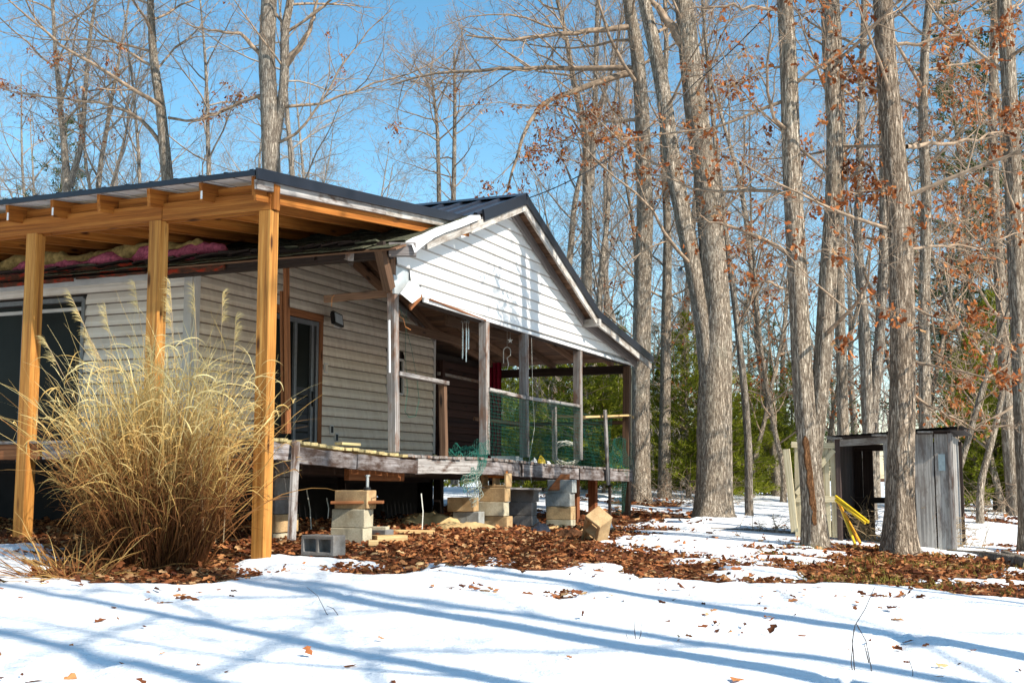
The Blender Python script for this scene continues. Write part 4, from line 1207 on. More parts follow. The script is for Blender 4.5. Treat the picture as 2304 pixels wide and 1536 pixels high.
hero_tree('oak_tree', 'thin straight grey trunk just right of the big trunk behind the porch roof end', 27, [[(1495, 1125, 34), (1497, 900, 28), (1500, 700, 26), (1502, 500, 20), (1490, 300, 16), (1500, 100, 12), (1496, 0, 10)]], 24,
          limbs_px=[dict(p=[(1500, 750), (1530, 700), (1560, 660)], w=6, n=6)], auto=22, t0=.15, leaves=450, leaf_zone=(2, 8), limb_len=.2, height=12, flare=.2)
hero_tree('oak_tree', 'biggest oak with a massive base that forks into two leaning trunks', 21.5, [[(1603, 1160, 84), (1606, 1060, 84), (1608, 940, 84), (1612, 800, 78), (1614, 720, 70), (1604, 560, 66), (1588, 400, 62), (1566, 250, 58), (1548, 100, 52), (1538, 0, 48)],
          [(1598, 840, 56), (1585, 720, 48), (1560, 600, 46), (1536, 480, 44), (1512, 360, 42), (1492, 200, 38), (1468, 80, 34), (1448, 0, 30)]], 25, bark='bark', sides=20,
          limbs_px=[dict(p=[(1548, 110), (1515, 70), (1480, 20), (1455, -20)], w=30, n=6), dict(p=[(1528, 400), (1505, 430), (1470, 460)], w=9, n=5)], auto=14, t0=.4, leaves=300, leaf_zone=(2, 8), limb_len=.22, height=18, flare=.42)
hero_tree('maple_tree', 'slim leaning trunk right beside the biggest forked oak', 22.5, [[(1686, 1165, 20), (1684, 1000, 19), (1676, 880, 18), (1655, 700, 16), (1630, 500, 14), (1612, 350, 12), (1598, 200, 10), (1585, 60, 8)]], 26, bark='bark_pale',
          auto=16, t0=.3, leaves=250, limb_len=.16, height=10, flare=.2, sides=10)
hero_tree('oak_tree', 'forked twin oak with a torn orange scar standing in front of the shed door', 15.2, [[(1838, 1234, 56), (1830, 1130, 54), (1820, 1000, 54), (1806, 850, 52), (1798, 700, 49), (1788, 520, 48), (1780, 350, 46), (1774, 150, 44), (1766, 0, 40)],
          [(1830, 1080, 34), (1838, 960, 42), (1850, 850, 45), (1862, 640, 46), (1876, 440, 42), (1878, 300, 42), (1868, 120, 40), (1862, 0, 36)]], 27, bark='bark', sides=20,
          limbs_px=[dict(p=[(1774, 25), (1720, 20), (1660, 14), (1600, 17), (1545, 20)], w=10, n=7), dict(p=[(1776, 155), (1720, 150), (1680, 170), (1635, 200)], w=7, n=6), dict(p=[(1780, 220), (1730, 235), (1680, 265), (1600, 285), (1500, 300), (1400, 310)], w=10, n=11),
                    dict(p=[(1790, 450), (1740, 430), (1680, 425), (1600, 440), (1500, 400), (1440, 380)], w=11, dy=1, n=10), dict(p=[(1800, 590), (1760, 560), (1700, 530), (1640, 510), (1580, 490)], w=14, n=10), dict(p=[(1800, 660), (1750, 640), (1690, 632), (1650, 636)], w=9, n=8),
                    dict(p=[(1882, 430), (1920, 390), (1980, 370)], w=8, n=7), dict(p=[(1880, 150), (1930, 170), (2000, 190)], w=6, n=6)],
          auto=12, t0=.35, leaves=900, leaf_zone=(2.2, 7), limb_len=.16, height=15, flare=.42)
hero_tree('oak_tree', 'straight deeply ridged oak trunk in front of the grey shed wall', 14.9, [[(2022, 1250, 76), (2024, 1150, 68), (2027, 1000, 64), (2030, 800, 62), (2030, 650, 60), (2024, 500, 60), (2012, 350, 58), (2000, 200, 54), (1990, 50, 50)]], 28, bark='bark_ridge', sides=22,
          limbs_px=[dict(p=[(2040, 330), (2100, 325), (2180, 318), (2260, 300), (2330, 290)], w=11, dy=1, n=10), dict(p=[(2050, 810), (2100, 825), (2170, 835), (2240, 860), (2300, 850)], w=7, dy=-1, n=9), dict(p=[(2050, 880), (2110, 925), (2190, 960), (2280, 958)], w=7, n=8),
                    dict(p=[(2010, 215), (1960, 200), (1900, 175), (1880, 150)], w=7, n=7), dict(p=[(2040, 560), (2120, 545), (2200, 560), (2300, 520)], w=8, dy=1, n=10), dict(p=[(2020, 420), (1960, 430), (1900, 440)], w=6, n=8), dict(p=[(2040, 690), (2120, 720), (2200, 740), (2290, 790)], w=7, n=9),
                    dict(p=[(2020, 100), (2090, 90), (2170, 70), (2260, 60)], w=9, n=10)],
          auto=14, t0=.25, leaves=1500, leaf_zone=(1.8, 9), limb_len=.17, height=15, flare=.5)
hero_tree('oak_tree', 'grey trunk seen above the middle of the shed roof left of the ridged oak', 24, [[(1898, 1140, 30), (1896, 900, 27), (1890, 700, 26), (1888, 500, 25), (1892, 300, 24), (1886, 100, 20), (1880, 0, 18)]], 29, auto=20, t0=.3, leaves=320, leaf_zone=(2, 8), limb_len=.2, height=14, flare=.3, sides=10)
hero_tree('oak_tree', 'forking pair of grey trunks seen through the window gap of the shed', 22, [[(1955, 1150, 36), (1955, 980, 30), (1948, 760, 26), (1930, 560, 22), (1935, 300, 20), (1945, 0, 16)], [(1962, 950, 26), (1980, 760, 26), (1990, 560, 24), (1988, 300, 22), (1978, 0, 18)]], 30, bark='bark_pale', auto=16, t0=.35, leaves=320, leaf_zone=(2, 8), limb_len=.2, height=14, flare=.3, sides=10)
hero_tree('oak_tree', 'slender grey trunk close behind the right edge of the ridged oak', 21, [[(2082, 1150, 34), (2080, 900, 30), (2078, 700, 28), (2085, 450, 26), (2076, 250, 24), (2082, 100, 22), (2092, 0, 20)]], 31, auto=20, t0=.3, leaves=400, leaf_zone=(2, 8), limb_len=.2, height=14, flare=.3, sides=10)
hero_tree('oak_tree', 'dark thick trunk leaning along the right edge of the picture', 17, [[(2316, 1190, 50), (2304, 950, 46), (2295, 760, 44), (2284, 500, 42), (2276, 300, 40), (2266, 100, 38), (2258, 0, 36)]], 32, auto=16, t0=.25, leaves=500, leaf_zone=(2, 8), limb_len=.18, height=14, flare=.4)
hero_tree('oak_tree', 'grey trunk curving left near the right edge beyond the shed', 23, [[(2288, 1168, 36), (2270, 1000, 32), (2262, 850, 30), (2255, 700, 28), (2240, 500, 26), (2232, 300, 24), (2240, 0, 20)]], 33, auto=20, t0=.25, leaves=400, leaf_zone=(2, 8), limb_len=.2, height=13, flare=.3, sides=10)
hero_tree('oak_tree', 'leaf covered trunk behind the peak of the white gable', 31, [[(1322, 1110, 34), (1322, 830, 30), (1320, 600, 28), (1322, 450, 25), (1318, 300, 20), (1290, 180, 15), (1270, 60, 11)], [(1330, 420, 18), (1338, 250, 15), (1345, 0, 11)]], 34, bark='bark_pale', auto=22, t0=.35, leaves=450, leaf_zone=(3, 9), limb_len=.26, height=15, flare=.2, sides=10)
hero_tree('maple_tree', 'forked smooth pale trunk at far left behind the low end of the carport roof', 33, [[(150, 1050, 30), (152, 460, 24), (150, 400, 22), (140, 280, 14), (125, 130, 11), (118, 0, 9)], [(156, 420, 20), (185, 320, 15), (190, 230, 13), (200, 100, 10), (215, 0, 8)]], 35, bark='bark_pale', auto=20, t0=.4, leaves=150, limb_len=.25, height=16, flare=.2, sides=8)
hero_tree('maple_tree', 'thin pale twin trunks in the open sky left of the gable peak', 38, [[(990, 1090, 18), (988, 460, 12), (985, 300, 9), (975, 200, 6), (968, 150, 4)], [(1022, 1090, 18), (1020, 460, 13), (1024, 250, 9), (1022, 120, 5)]], 36, bark='bark_pale', auto=24, t0=.45, limb_len=.2, height=9, flare=.2, sides=8)

# trees out of the picture to the right and behind the camera: their shadows cross the snow
def shadow_tree(x, y, r_, hgt, seed, label, lean=0.0):
    rg = random.Random(seed); base = Vector((x, y, G(x, y))); pts = [np.array([0., 0, -.1])]; rad = [r_]
    d = np.array([lean, 0, 1.])
    while pts[-1][2] < hgt:
        d = nrm(d + np.array([rg.gauss(0, .03), rg.gauss(0, .03), .06])); pts.append(pts[-1] + d * 1.2); rad.append(max(.03, r_ * (1 - .85 * pts[-1][2] / hgt)))
    root = thing('oak_tree', label, 'tree', Matrix.Translation(base), 'oaks beside the camera')
    Vv, Ff = trunk_mesh([(pts, rad)], .4, 12, seed)
    link('trunk', mesh_np('trunk', Vv, Ff, smooth=True), M_['bark'], root)
    store = [[], [], [], [], []]
    limbs(store, pts, rad, hgt, 0, 3, rg, CFG, t0=.42, cnt=13)
    Vs, Fs, off = [], [], 0
    for l, s_ in ((1, 6), (2, 4), (3, 3)):
        a, b_ = batch_tubes(store[l], s_); Vs.append(a); Fs.append(b_ + off); off += len(a)
    link('crown', mesh_np('crown', np.concatenate(Vs), np.concatenate(Fs), smooth=True), M_['branch'], root, kind='stuff')
sh = Vector((sd.x, sd.y, 0)).normalized()
for (px, py, k, r_, hg, sdd) in [(1500, 1396, 8.0, .17, 16, 51), (1330, 1455, 7.4, .2, 17, 52), (1000, 1480, 8.2, .15, 15, 53), (700, 1340, 14.0, .19, 18, 55), (300, 1440, 12.5, .2, 17, 56), (2000, 1345, 9.5, .12, 12, 57)]:
    g = GW(px, py) + sh * k
    shadow_tree(g.x, g.y, r_, hg, sdd, 'bare oak standing outside the picture to the right whose trunk shades the snow')

# bare woodland behind: a few tree models, set out one by one
def template(seed, hgt, r_, cfg=None, leaves=0, maxl=4, t0=.25, cnt=22, wobble=.05, leafsize=.085):
    rg = random.Random(seed); pts = [np.array([0., 0, -.1])]; rad = [r_]; d = np.array([rg.gauss(0, .05), rg.gauss(0, .05), 1.])
    while pts[-1][2] < hgt:
        d = nrm(d + np.array([rg.gauss(0, wobble), rg.gauss(0, wobble), .07])); pts.append(pts[-1] + d * .9); rad.append(max(.012, r_ * (1 - .9 * (pts[-1][2] / hgt))))
    Vv, Ff = trunk_mesh([(pts, rad)], .25, 8, seed); tr = mesh_np('trunk', Vv, Ff, smooth=True)
    store = [[], [], [], [], []]; limbs(store, pts, rad, hgt, 0, maxl, rg, dict(CFG, **(cfg or {})), t0=t0, cnt=cnt)
    Vs, Fs, off = [], [], 0
    for l, s_ in ((1, 5), (2, 3), (3, 3), (4, 3)):
        if store[l]:
            a, b_ = batch_tubes(store[l], s_); Vs.append(a); Fs.append(b_ + off); off += len(a)
    cr = mesh_np('crown', np.concatenate(Vs), np.concatenate(Fs), smooth=True)
    lv = None
    if leaves:
        tips = [p[0][k] for l in (2, 3, 4) for p in store[l] for k in (-1, -2) if p[0][k][2] < hgt * .75]
        rg2 = np.random.default_rng(seed); c_ = np.array(tips)[rg2.integers(0, len(tips), leaves // 6)]
        c_ = (c_[:, None, :] + rg2.normal(size=(len(c_), 6, 3)) * .10).reshape(-1, 3)
        a, b_, tn = leaf_cloud(c_, leafsize, rg2, droop=.9); lv = mesh_np('leaves', a, tris=b_, tint=tn); lv.materials.append(M_['oakleaf'])
    return tr, cr, lv
UP = dict(len=[(.2, .34), (.35, .6), (.35, .6), (.4, .6)], ang=[(25, 55), (25, 50), (25, 50), (25, 50)], trop=[.03, .09, .07, .04, .02])
tall = [template(61, 15, .15, UP), template(62, 17, .18), template(63, 13, .11, UP), template(64, 16, .16), template(65, 14, .12, UP)]
leafy = [template(71, 8.5, .07, leaves=330, maxl=3, t0=.12, cnt=26, cfg=dict(n=[22, 6, 5, 3, 0]), wobble=.08), template(72, 11, .10, leaves=260, maxl=3, t0=.18, cnt=26, cfg=dict(n=[22, 6, 5, 3, 0]))]
brushy = [template(73, 6, .035, maxl=3, t0=.05, cnt=26, cfg=dict(n=[26, 7, 5, 4, 0]), wobble=.1), template(74, 8, .05, maxl=3, t0=.1, cnt=24, cfg=dict(n=[24, 7, 5, 4, 0]), wobble=.08)]
for t_, mt, br in [(x, 'bark_pale', 'branch_far') for x in tall] + [(x, 'bark', 'branch') for x in leafy] + [(x, 'bark', 'branch_far') for x in brushy]:
    t_[0].materials.append(M_[mt]); t_[1].materials.append(M_[br])
def put(tp, px, Y, sc, rz, label, group, name='bare_tree', tilt=0.0):
    label = ('smaller ' if sc < .85 else 'bigger ') + label + ' ' + where(px, Y)
    w_ = W(px, 1072, Y); x, y = w_.x, w_.y
    M = Matrix.Translation((x, y, G(x, y) - .05)) @ Matrix.Rotation(rz, 4, 'Z') @ Matrix.Rotation(tilt, 4, 'X') @ Matrix.Scale(sc, 4)
    root = thing(name, label, 'tree', M, group)
    link('trunk', tp[0], None, root); link('crown', tp[1], None, root, kind='stuff')
    if tp[2]: link('leaves', tp[2], None, root, kind='stuff')
rt = random.Random(77)
_cells = [(-80, 'beyond the left edge of the carport roof'), (120, 'above the low left end of the carport roof'), (260, 'between forked maple and left oak above the carport'), (345, 'just left of the oak behind the carport roof'), (480, 'right of the oak behind the carport roof'),
          (590, 'left of the thick split oak above the carport'), (720, 'right of the thick split oak above the carport'), (850, 'above the long black carport rake'), (980, 'left of the metal roof peak'), (1180, 'above the metal roof peak'), (1300, 'right of the metal roof peak'),
          (1400, 'behind the right slope of the porch roof'), (1480, 'beside the porch roof end'), (1560, 'between the porch end and the biggest oak'), (1680, 'just right of the biggest oak'), (1770, 'between the slim leaning trunk and the twin oak'),
          (1870, 'behind the twin oak'), (1960, 'above the left half of the shed'), (2040, 'behind the ridged oak'), (2120, 'above the right end of the shed'), (2200, 'just right of the shed'), (2304, 'near the right edge of the picture'), (9999, 'beyond the right edge of the picture')]
def where(px, Y, near=30, far=40):
    c = next(t for x, t in _cells if px < x)
    return c + (', nearest row' if Y < near else ', middle row' if Y < far else ', farthest row')
L1 = 'thin bare tree'
L2 = 'thin bare tree'
def xs_in(lo, hi, n_): return [lo + (hi - lo) * (k + rt.random()) / n_ for k in range(n_)]
for px in xs_in(-200, 820, 22): put(rt.choice(tall), px, rt.uniform(33, 52), rt.uniform(.75, 1.05), rt.random() * 6.28, L1, 'bare trees in the woods behind the house', tilt=rt.gauss(0, .04))
for px in (860, 925, 1080, 1130, 1195): put(rt.choice(tall), px, rt.uniform(48, 58), rt.uniform(.5, .62), rt.random() * 6.28, L1, 'bare trees in the woods behind the house')
for px in xs_in(1210, 1760, 10): put(rt.choice(tall), px, rt.uniform(29, 50), rt.uniform(.75, 1.05), rt.random() * 6.28, L2, 'bare trees in the woods beyond the shed', tilt=rt.gauss(0, .04))
for px in xs_in(1740, 2400, 12): put(rt.choice(tall), px, rt.uniform(25, 50), rt.uniform(.7, 1.05), rt.random() * 6.28, L2, 'bare trees in the woods beyond the shed', tilt=rt.gauss(0, .05))
L3 = 'orange leaved young oak'
for px, Y, s_ in [(2120, 19.5, .9), (2200, 21, 1.0), (2260, 24, 1.05), (2050, 25, 1.05), (1760, 27, 1.0), (1690, 29, 1.0), (1560, 30, .95), (1400, 31, .85), (1290, 34, 1.0),
                 (2270, 30, 1.1), (1840, 31, 1.1), (700, 34, .85), (560, 35, .85), (300, 33, .9), (430, 36, .85), (60, 33, .9), (210, 35, .95), (-120, 34, 1)]:
    put(leafy[int(px) % 2], px, Y, s_, rt.random() * 6.28, L3, 'young oaks holding orange leaves', name='young_oak')
L4 = 'brushy bare sapling'
for px in xs_in(1130, 1760, 8): put(rt.choice(brushy), px, rt.uniform(28, 42), rt.uniform(.8, 1.3), rt.random() * 6.28, L4, 'brushy saplings at the wood edge', name='bare_sapling')
for px in xs_in(1900, 2400, 7): put(rt.choice(brushy), px, rt.uniform(23, 38), rt.uniform(.8, 1.3), rt.random() * 6.28, L4, 'brushy saplings at the wood edge', name='bare_sapling')
for px in xs_in(-300, 1130, 14): put(rt.choice(brushy), px, rt.uniform(34, 46), rt.uniform(.9, 1.4), rt.random() * 6.28, L4, 'brushy saplings at the wood edge', name='bare_sapling')

# evergreens
def pine(seed, hgt, rad_, dens, mat, gap=0.0, tuft=.16):
    rg = random.Random(seed); rg2 = np.random.default_rng(seed)
    pts = [np.array([0., 0, -.1])]; d = np.array([0, 0, 1.])
    while pts[-1][2] < hgt: d = nrm(d + np.array([rg.gauss(0, .015), rg.gauss(0, .015), .1])); pts.append(pts[-1] + d * .5)
    rr = [max(.01, .014 * hgt * (1 - .93 * p[2] / hgt)) for p in pts]
    Vv, Ff = trunk_mesh([(pts, rr)], .2, 7, seed); tr = mesh_np('trunk', Vv, Ff, smooth=True); tr.materials.append(M_['bark'])
    br, C, Dr = [], [], []
    z = hgt * (.06 + gap)
    while z < hgt * .985:
        f = z / hgt; RR = rad_ * (1 - f) ** .75 * (1 if f > .2 else .7 + 1.5 * f)
        for k in range(rg.randint(4, 6)):
            az = rg.random() * 6.28; L = RR * rg.uniform(.65, 1.15)
            if L < .12: L = .12
            x = np.interp(z, [p[2] for p in pts], [p[0] for p in pts]); y = np.interp(z, [p[2] for p in pts], [p[1] for p in pts])
            p0 = np.array([x, y, z]); dd = np.array([math.cos(az), math.sin(az), .25 + .5 * f]); bp = [p0]
            for i in range(5): dd = nrm(dd + np.array([rg.gauss(0, .08), rg.gauss(0, .08), -.05 + rg.gauss(0, .05)])); bp.append(bp[-1] + dd * L / 5)
            br.append((bp, [.012 * (1 - .15 * i) * (.5 + L) for i in range(6)]))
            nt_ = max(3, int(L * dens))
            for i in range(nt_):
                t = .22 + .78 * (i + rg.random()) / nt_; q_ = t * 5; j = min(4, int(q_)); p_ = bp[j] * (1 - q_ + j) + bp[j + 1] * (q_ - j)
                side = nrm(np.cross(bp[j + 1] - bp[j], [0, 0, 1])) * rg.uniform(-1, 1) * L * .32 * (1.1 - t)
                C.append(p_ + side + np.array([0, 0, rg.gauss(0, .04)])); Dr.append(nrm(nrm(bp[j + 1] - bp[j]) + side * 1.2 + np.array([0, 0, .35])))
        z += hgt * .028 + .06
    a, b_ = batch_tubes(br, 3); bm = mesh_np('branches', a, b_); bm.materials.append(M_['branch'])
    C = np.array(C); Dr = np.array(Dr); nN = 9
    # needle tufts: long thin triangles round each twig end
    c = np.repeat(C, nN, 0); dd = np.repeat(Dr, nN, 0) * .8 + rg2.normal(size=c.shape) * .55; dd /= np.linalg.norm(dd, axis=1)[:, None]
    c = c + rg2.normal(size=c.shape) * .035
    e = np.cross(dd, rg2.normal(size=c.shape)); e /= np.linalg.norm(e, axis=1)[:, None]
    ln = tuft * rg2.uniform(.6, 1.25, len(c))[:, None]; wd = .014 * rg2.uniform(.7, 1.3, len(c))[:, None]
    Vn = np.stack([c - e * wd, c + e * wd, c + dd * ln], 1).reshape(-1, 3)
    Tn = np.arange(len(c) * 3).reshape(-1, 3)
    tn = np.repeat(np.repeat(rg2.random(len(C)), nN) * .7 + rg2.random(len(c)) * .3, 3)
    nm = mesh_np('needles', Vn, tris=Tn, tint=tn); nm.materials.append(mat)
    return tr, bm, nm
pines = [pine(81, 3.6, 1.35, 12, M_['needles']), pine(82, 5.0, 1.7, 11, M_['needles']), pine(83, 9.5, 2.6, 8, M_['needles_dark'], gap=.12), pine(84, 13, 2.8, 7, M_['needles_dark'], gap=.25)]
def put_pine(i, px, Y, s_, label, group, tilt=0):
    if group: label = ('smaller ' if s_ < .9 else 'bigger ') + label + ' ' + where(px, Y)
    w_ = W(px, 1072, Y); M = Matrix.Translation((w_.x, w_.y, G(w_.x, w_.y) - .05)) @ Matrix.Rotation(rt.random() * 6.28, 4, 'Z') @ Matrix.Scale(s_, 4)
    root = thing('pine_tree', label, 'pine tree', M, group)
    link('trunk', pines[i][0], None, root); link('branches', pines[i][1], None, root, kind='stuff'); link('needles', pines[i][2], None, root, kind='stuff')
LP1 = 'low bright green pine'
LP2 = 'low bright green pine'
for px in xs_in(1090, 1790, 22): put_pine(rt.choice((0, 0, 1)), px, rt.uniform(27, 35), rt.uniform(.6, .95), LP1, 'young pines behind the porch and oaks')
for px in xs_in(1130, 1420, 7): put_pine(1, px, rt.uniform(33, 38), rt.uniform(.75, 1.0), LP1, 'young pines behind the porch and oaks')
for px in xs_in(2150, 2400, 8): put_pine(rt.choice((0, 1)), px, rt.uniform(24, 30), rt.uniform(.7, 1.0), LP2, 'young pines right of the shed')
for px in xs_in(600, 1090, 8): put_pine(0, px, rt.uniform(38, 44), rt.uniform(.7, 1.0), 'low green pine', 'young pines behind the house')
LP3 = 'tall dark pine'
for px, Y, i, s_ in [(1400, 46, 2, .75), (1470, 40, 2, .6), (1690, 44, 2, .8), (1740, 38, 2, .65), (1880, 46, 2, .8), (2100, 40, 2, .8),
                     (2140, 46, 3, .8)]:
    put_pine(i, px, Y, s_, LP3, 'tall dark pines in the woods')
put_pine(2, 2205, 32, 1.5, 'tall dark pine reaching high in the upper right of the picture', None)
put_pine(2, 2310, 29, 1.4, 'tall dark pine behind the leaning trunk at the right edge', None)
put_pine(2, 88, 42, 1.48, 'sunlit green pine above the low left end of the carport roof', None)
put_pine(2, -10, 42, 1.15, 'smaller pine partly cut by the left edge of the picture', None)
# far woods as one mass
Vs, Fs, off = [], [], 0
rg_ = random.Random(5); paths = [[], []]
for k in range(240):
    a_ = rg_.uniform(-.75, .85); Y = rg_.uniform(52, 115); x = a_ * Y; z = G(x, Y)
    if -.06 < a_ < .03 and rg_.random() < .6: continue
    hgt = rg_.uniform(4.5, 8.5) * (1 if not -.25 < a_ < .05 else .72); r_ = rg_.uniform(.05, .14); p = np.array([x, Y, z - .2]); d = np.array([rg_.gauss(0, .05), 0, 1.]); pts = [p]
    for i in range(5): d = nrm(d + np.array([rg_.gauss(0, .05), 0, .1])); pts.append(pts[-1] + d * hgt / 5)
    paths[0].append((pts, [r_, r_ * .8, r_ * .6, r_ * .4, r_ * .25, .02]))
    for j in range(34):
        t = rg_.uniform(1.2, 4.99); i = int(t); q_ = pts[i] * (1 - t + i) + pts[i + 1] * (t - i); dd = nrm(np.array([rg_.gauss(0, 1), rg_.gauss(0, .6), rg_.uniform(.1, 1.3)])); L = rg_.uniform(.6, 2.0)
        mid_ = q_ + dd * L * .5; paths[1].append(([q_, mid_, mid_ + nrm(dd + np.array([rg_.gauss(0, .3), 0, .3])) * L * .5], [.022, .014, .008]))
for pt, s_ in zip(paths, (4, 3)):
    a, b_ = batch_tubes(pt, s_); Vs.append(a); Fs.append(b_ + off); off += len(a)
o = link('far_woods', mesh_np('far_woods', np.concatenate(Vs), np.concatenate(Fs)), M_['branch_far'], kind='stuff')
tag(o, 'dense grey brown mass of bare trunks far away in the woods', 'woods', kind='stuff')

# ---------------------------------------------------------------- shed
SA = W(1885, 1190, 17.25); SB = W(2150, 1236, 16.6)
sd_u = Vector((SB.x - SA.x, SB.y - SA.y, 0)); SWID = sd_u.length; sd_u.normalize(); sd_v = Vector((-sd_u.y, sd_u.x, 0))
SO = Vector((SB.x, SB.y, 0))
SM = Matrix(((sd_u.x, sd_v.x, 0, SO.x), (sd_u.y, sd_v.y, 0, SO.y), (0, 0, 1, 0), (0, 0, 0, 1)))
SMI = SM.inverted()
def S(px, py, y=0.0):
    e = SMI @ Vector((0, 0, EYE)); d = SMI.to_3x3() @ ray(px, py); t = (y - e.y) / d.y
    return Vector((e.x + t * d.x, y, e.z + t * d.z))
shed = thing('shed', 'small weathered grey plank shed with open front behind the two front oaks', 'shed', SM)
zt = S(2140, 974).z; zb = S(2150, 1240).z - .06
xl = S(1884, 990).x; xj = S(1992, 1000).x
for k, (x0, x1) in enumerate(((1992, 2056), (2060, 2103), (2106, 2148))):
    a, b_ = S(x0, 1100).x, S(x1, 1100).x
    board('wall_plank', ((a + b_) / 2, .0, zb), ((a + b_) / 2 - .01 * (k == 0), .0, zt - .01), b_ - a, .03, M_['shed'], shed, up=(1, 0, 0), n=6, rough=.004)
a = S(2116, 1040); MB().box((a.x + .02, -.025, a.z), (.09, .012, .23)).build('metal_patch', M_['bluegrey'], shed)
SD = 1.35
y = .02; k = 0
while y < SD:
    w_ = random.uniform(.13, .19)
    board('wall_plank', (-.02, y + w_ / 2, zb - .02), (-.02, y + w_ / 2, zt - .02 - y * .02), w_ - .008, .028, M_['shed'], shed, up=(0, 1, 0), n=4, rough=.003); y += w_
    k += 1
x = xl
while x < -.06:
    w_ = random.uniform(.13, .18)
    px_c = (x + w_ / 2 - xl) / (-xl)
    if not (.20 < px_c < .36):
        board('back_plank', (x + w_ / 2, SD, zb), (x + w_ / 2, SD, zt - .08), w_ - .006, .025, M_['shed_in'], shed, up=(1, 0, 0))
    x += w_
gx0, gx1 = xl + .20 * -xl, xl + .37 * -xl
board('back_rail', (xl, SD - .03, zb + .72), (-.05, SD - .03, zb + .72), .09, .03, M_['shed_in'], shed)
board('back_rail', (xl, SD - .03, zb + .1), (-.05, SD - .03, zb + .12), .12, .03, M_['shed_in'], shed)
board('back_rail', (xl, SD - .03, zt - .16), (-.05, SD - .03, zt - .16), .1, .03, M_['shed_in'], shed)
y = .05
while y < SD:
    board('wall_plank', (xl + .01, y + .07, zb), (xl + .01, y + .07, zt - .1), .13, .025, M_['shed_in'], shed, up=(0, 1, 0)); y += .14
board('door_header', (xl - .02, -.0, zt - .12), (xj + .02, -.0, zt - .085), .10, .04, M_['shed'], shed, n=3, rough=.004)
board('roof_edge_rail', (xl - .02, .03, zt - .03), (.0, .03, zt + .0), .05, .03, M_['shed_in'], shed)
board('corner_post', (xl, .0, zb), (xl, .0, zt - .06), .07, .06, M_['shed_in'], shed, up=(1, 0, 0))
board('corner_post', (-.02, -.02, zb), (-.02, -.02, zt), .05, .04, M_['grey'], shed, up=(1, 0, 0))
for k in range(9):
    a = xl - .12 + k * ((-xl + .3) / 9); w_ = (-xl + .3) / 9
    fh = lambda xx: zt - .075 + (xx - xl) / (-xl) * .09
    board('roof_board', (a + w_ / 2, -.12, fh(a) + .03), (a + w_ / 2, SD + .12, fh(a) + .0), .022, w_ + .0, M_['dark'] if k % 3 else M_['shed'], shed, n=3, rough=.004)
sheets = MB()
for (a, b_, dz) in ((xl - .15, xl + .75, .055), (xl + .7, .17, .065)):
    n_ = 22
    for s_ in (0, .004):
        for k in range(n_ + 1):
            xx = a + (b_ - a) * k / n_
            for yy in (-.15 + random.uniform(-.01, .01), SD + .14): sheets.v.append(Vector((xx, yy, zt - .075 + (xx - xl) / (-xl) * .09 + dz + (.008 if k % 2 else 0) - s_)))
    i0 = len(sheets.v) - 4 * (n_ + 1)
    for k in range(n_): sheets.f.append((i0 + 2 * k, i0 + 2 * k + 2, i0 + 2 * k + 3, i0 + 2 * k + 1))
sheets.build('roof_sheet', plain('rusty_roof_sheet', (.13, .12, .12), .6, .4, metal=.4, scale=6, var=.4), shed)
# open plank door with Z brace
dl, dr_ = S(1786, 1000, -.1), S(1878, 1000, .0)
door = link('open_door', MB().box((0, 0, 0), (.02, .02, .02)).build('x', M_['door_pale'], shed).data, None, shed, M=Matrix.Translation((xl - .02, .02, zt - .3)), label='pale plank door standing open, sunlight painted into its colour')
for o_ in [x for x in bpy.data.objects if x.name == 'x']: bpy.data.objects.remove(o_)
door.name = 'door'
dx = dl.x - (xl - .02); n_ = 6
for k in range(n_):
    t0, t1 = k / n_, (k + 1) / n_
    x0, x1 = dx * t0, dx * t1; yy = -.12 * (t0 + t1) / 2
    top = S(1830, 996).z - zt + .3 - .01 * k; bot = S(1830, 1206).z - zt + .3 + random.uniform(-.02, .02)
    board('door_plank', ((x0 + x1) / 2 - .02 * (k > 3), yy, bot), ((x0 + x1) / 2, yy, top), abs(x1 - x0) - .012, .022, M_['door_pale'], door, up=(1, 0, 0))
ztop = S(1830, 1003).z - zt + .3; zmid = S(1830, 1122).z - zt + .3
board('door_batten', (.0, -.03, ztop), (dx - .03, -.15, ztop + .02), .085, .022, M_['door_pale'], door)
board('door_batten', (.02, -.03, zmid), (dx - .03, -.15, zmid + .0), .085, .022, M_['door_pale'], door)
board('door_brace', (-.03, -.05, ztop - .06), (dx + .03, -.17, zmid + .07), .075, .02, M_['door_pale'], door)
board('loose_plank', S(1788, 1196, -.25) - door.matrix_basis.translation, S(1769, 1010, -.2) - door.matrix_basis.translation, .10, .025, M_['door_pale'], door, up=(1, 0, 0))
# yellow folded stand in front of the shed
ladder = thing('folding_stand', 'yellow and orange folded metal stand leaning out of the shed opening', 'stand')
for (a, b_, mt) in (((1880, 1116), (1954, 1174), 'yellow'), ((1880, 1124), (1947, 1176), 'yellow'), ((1884, 1126), (1936, 1222), 'orange_y'), ((1888, 1132), (1924, 1224), 'yellow')):
    board('rail', W(*a, 16.9), W(*b_, 16.25), .035, .03, M_[mt], ladder)
board('spreader', W(1900, 1150, 16.7), W(1926, 1158, 16.5), .02, .02, M_['silver'], ladder)

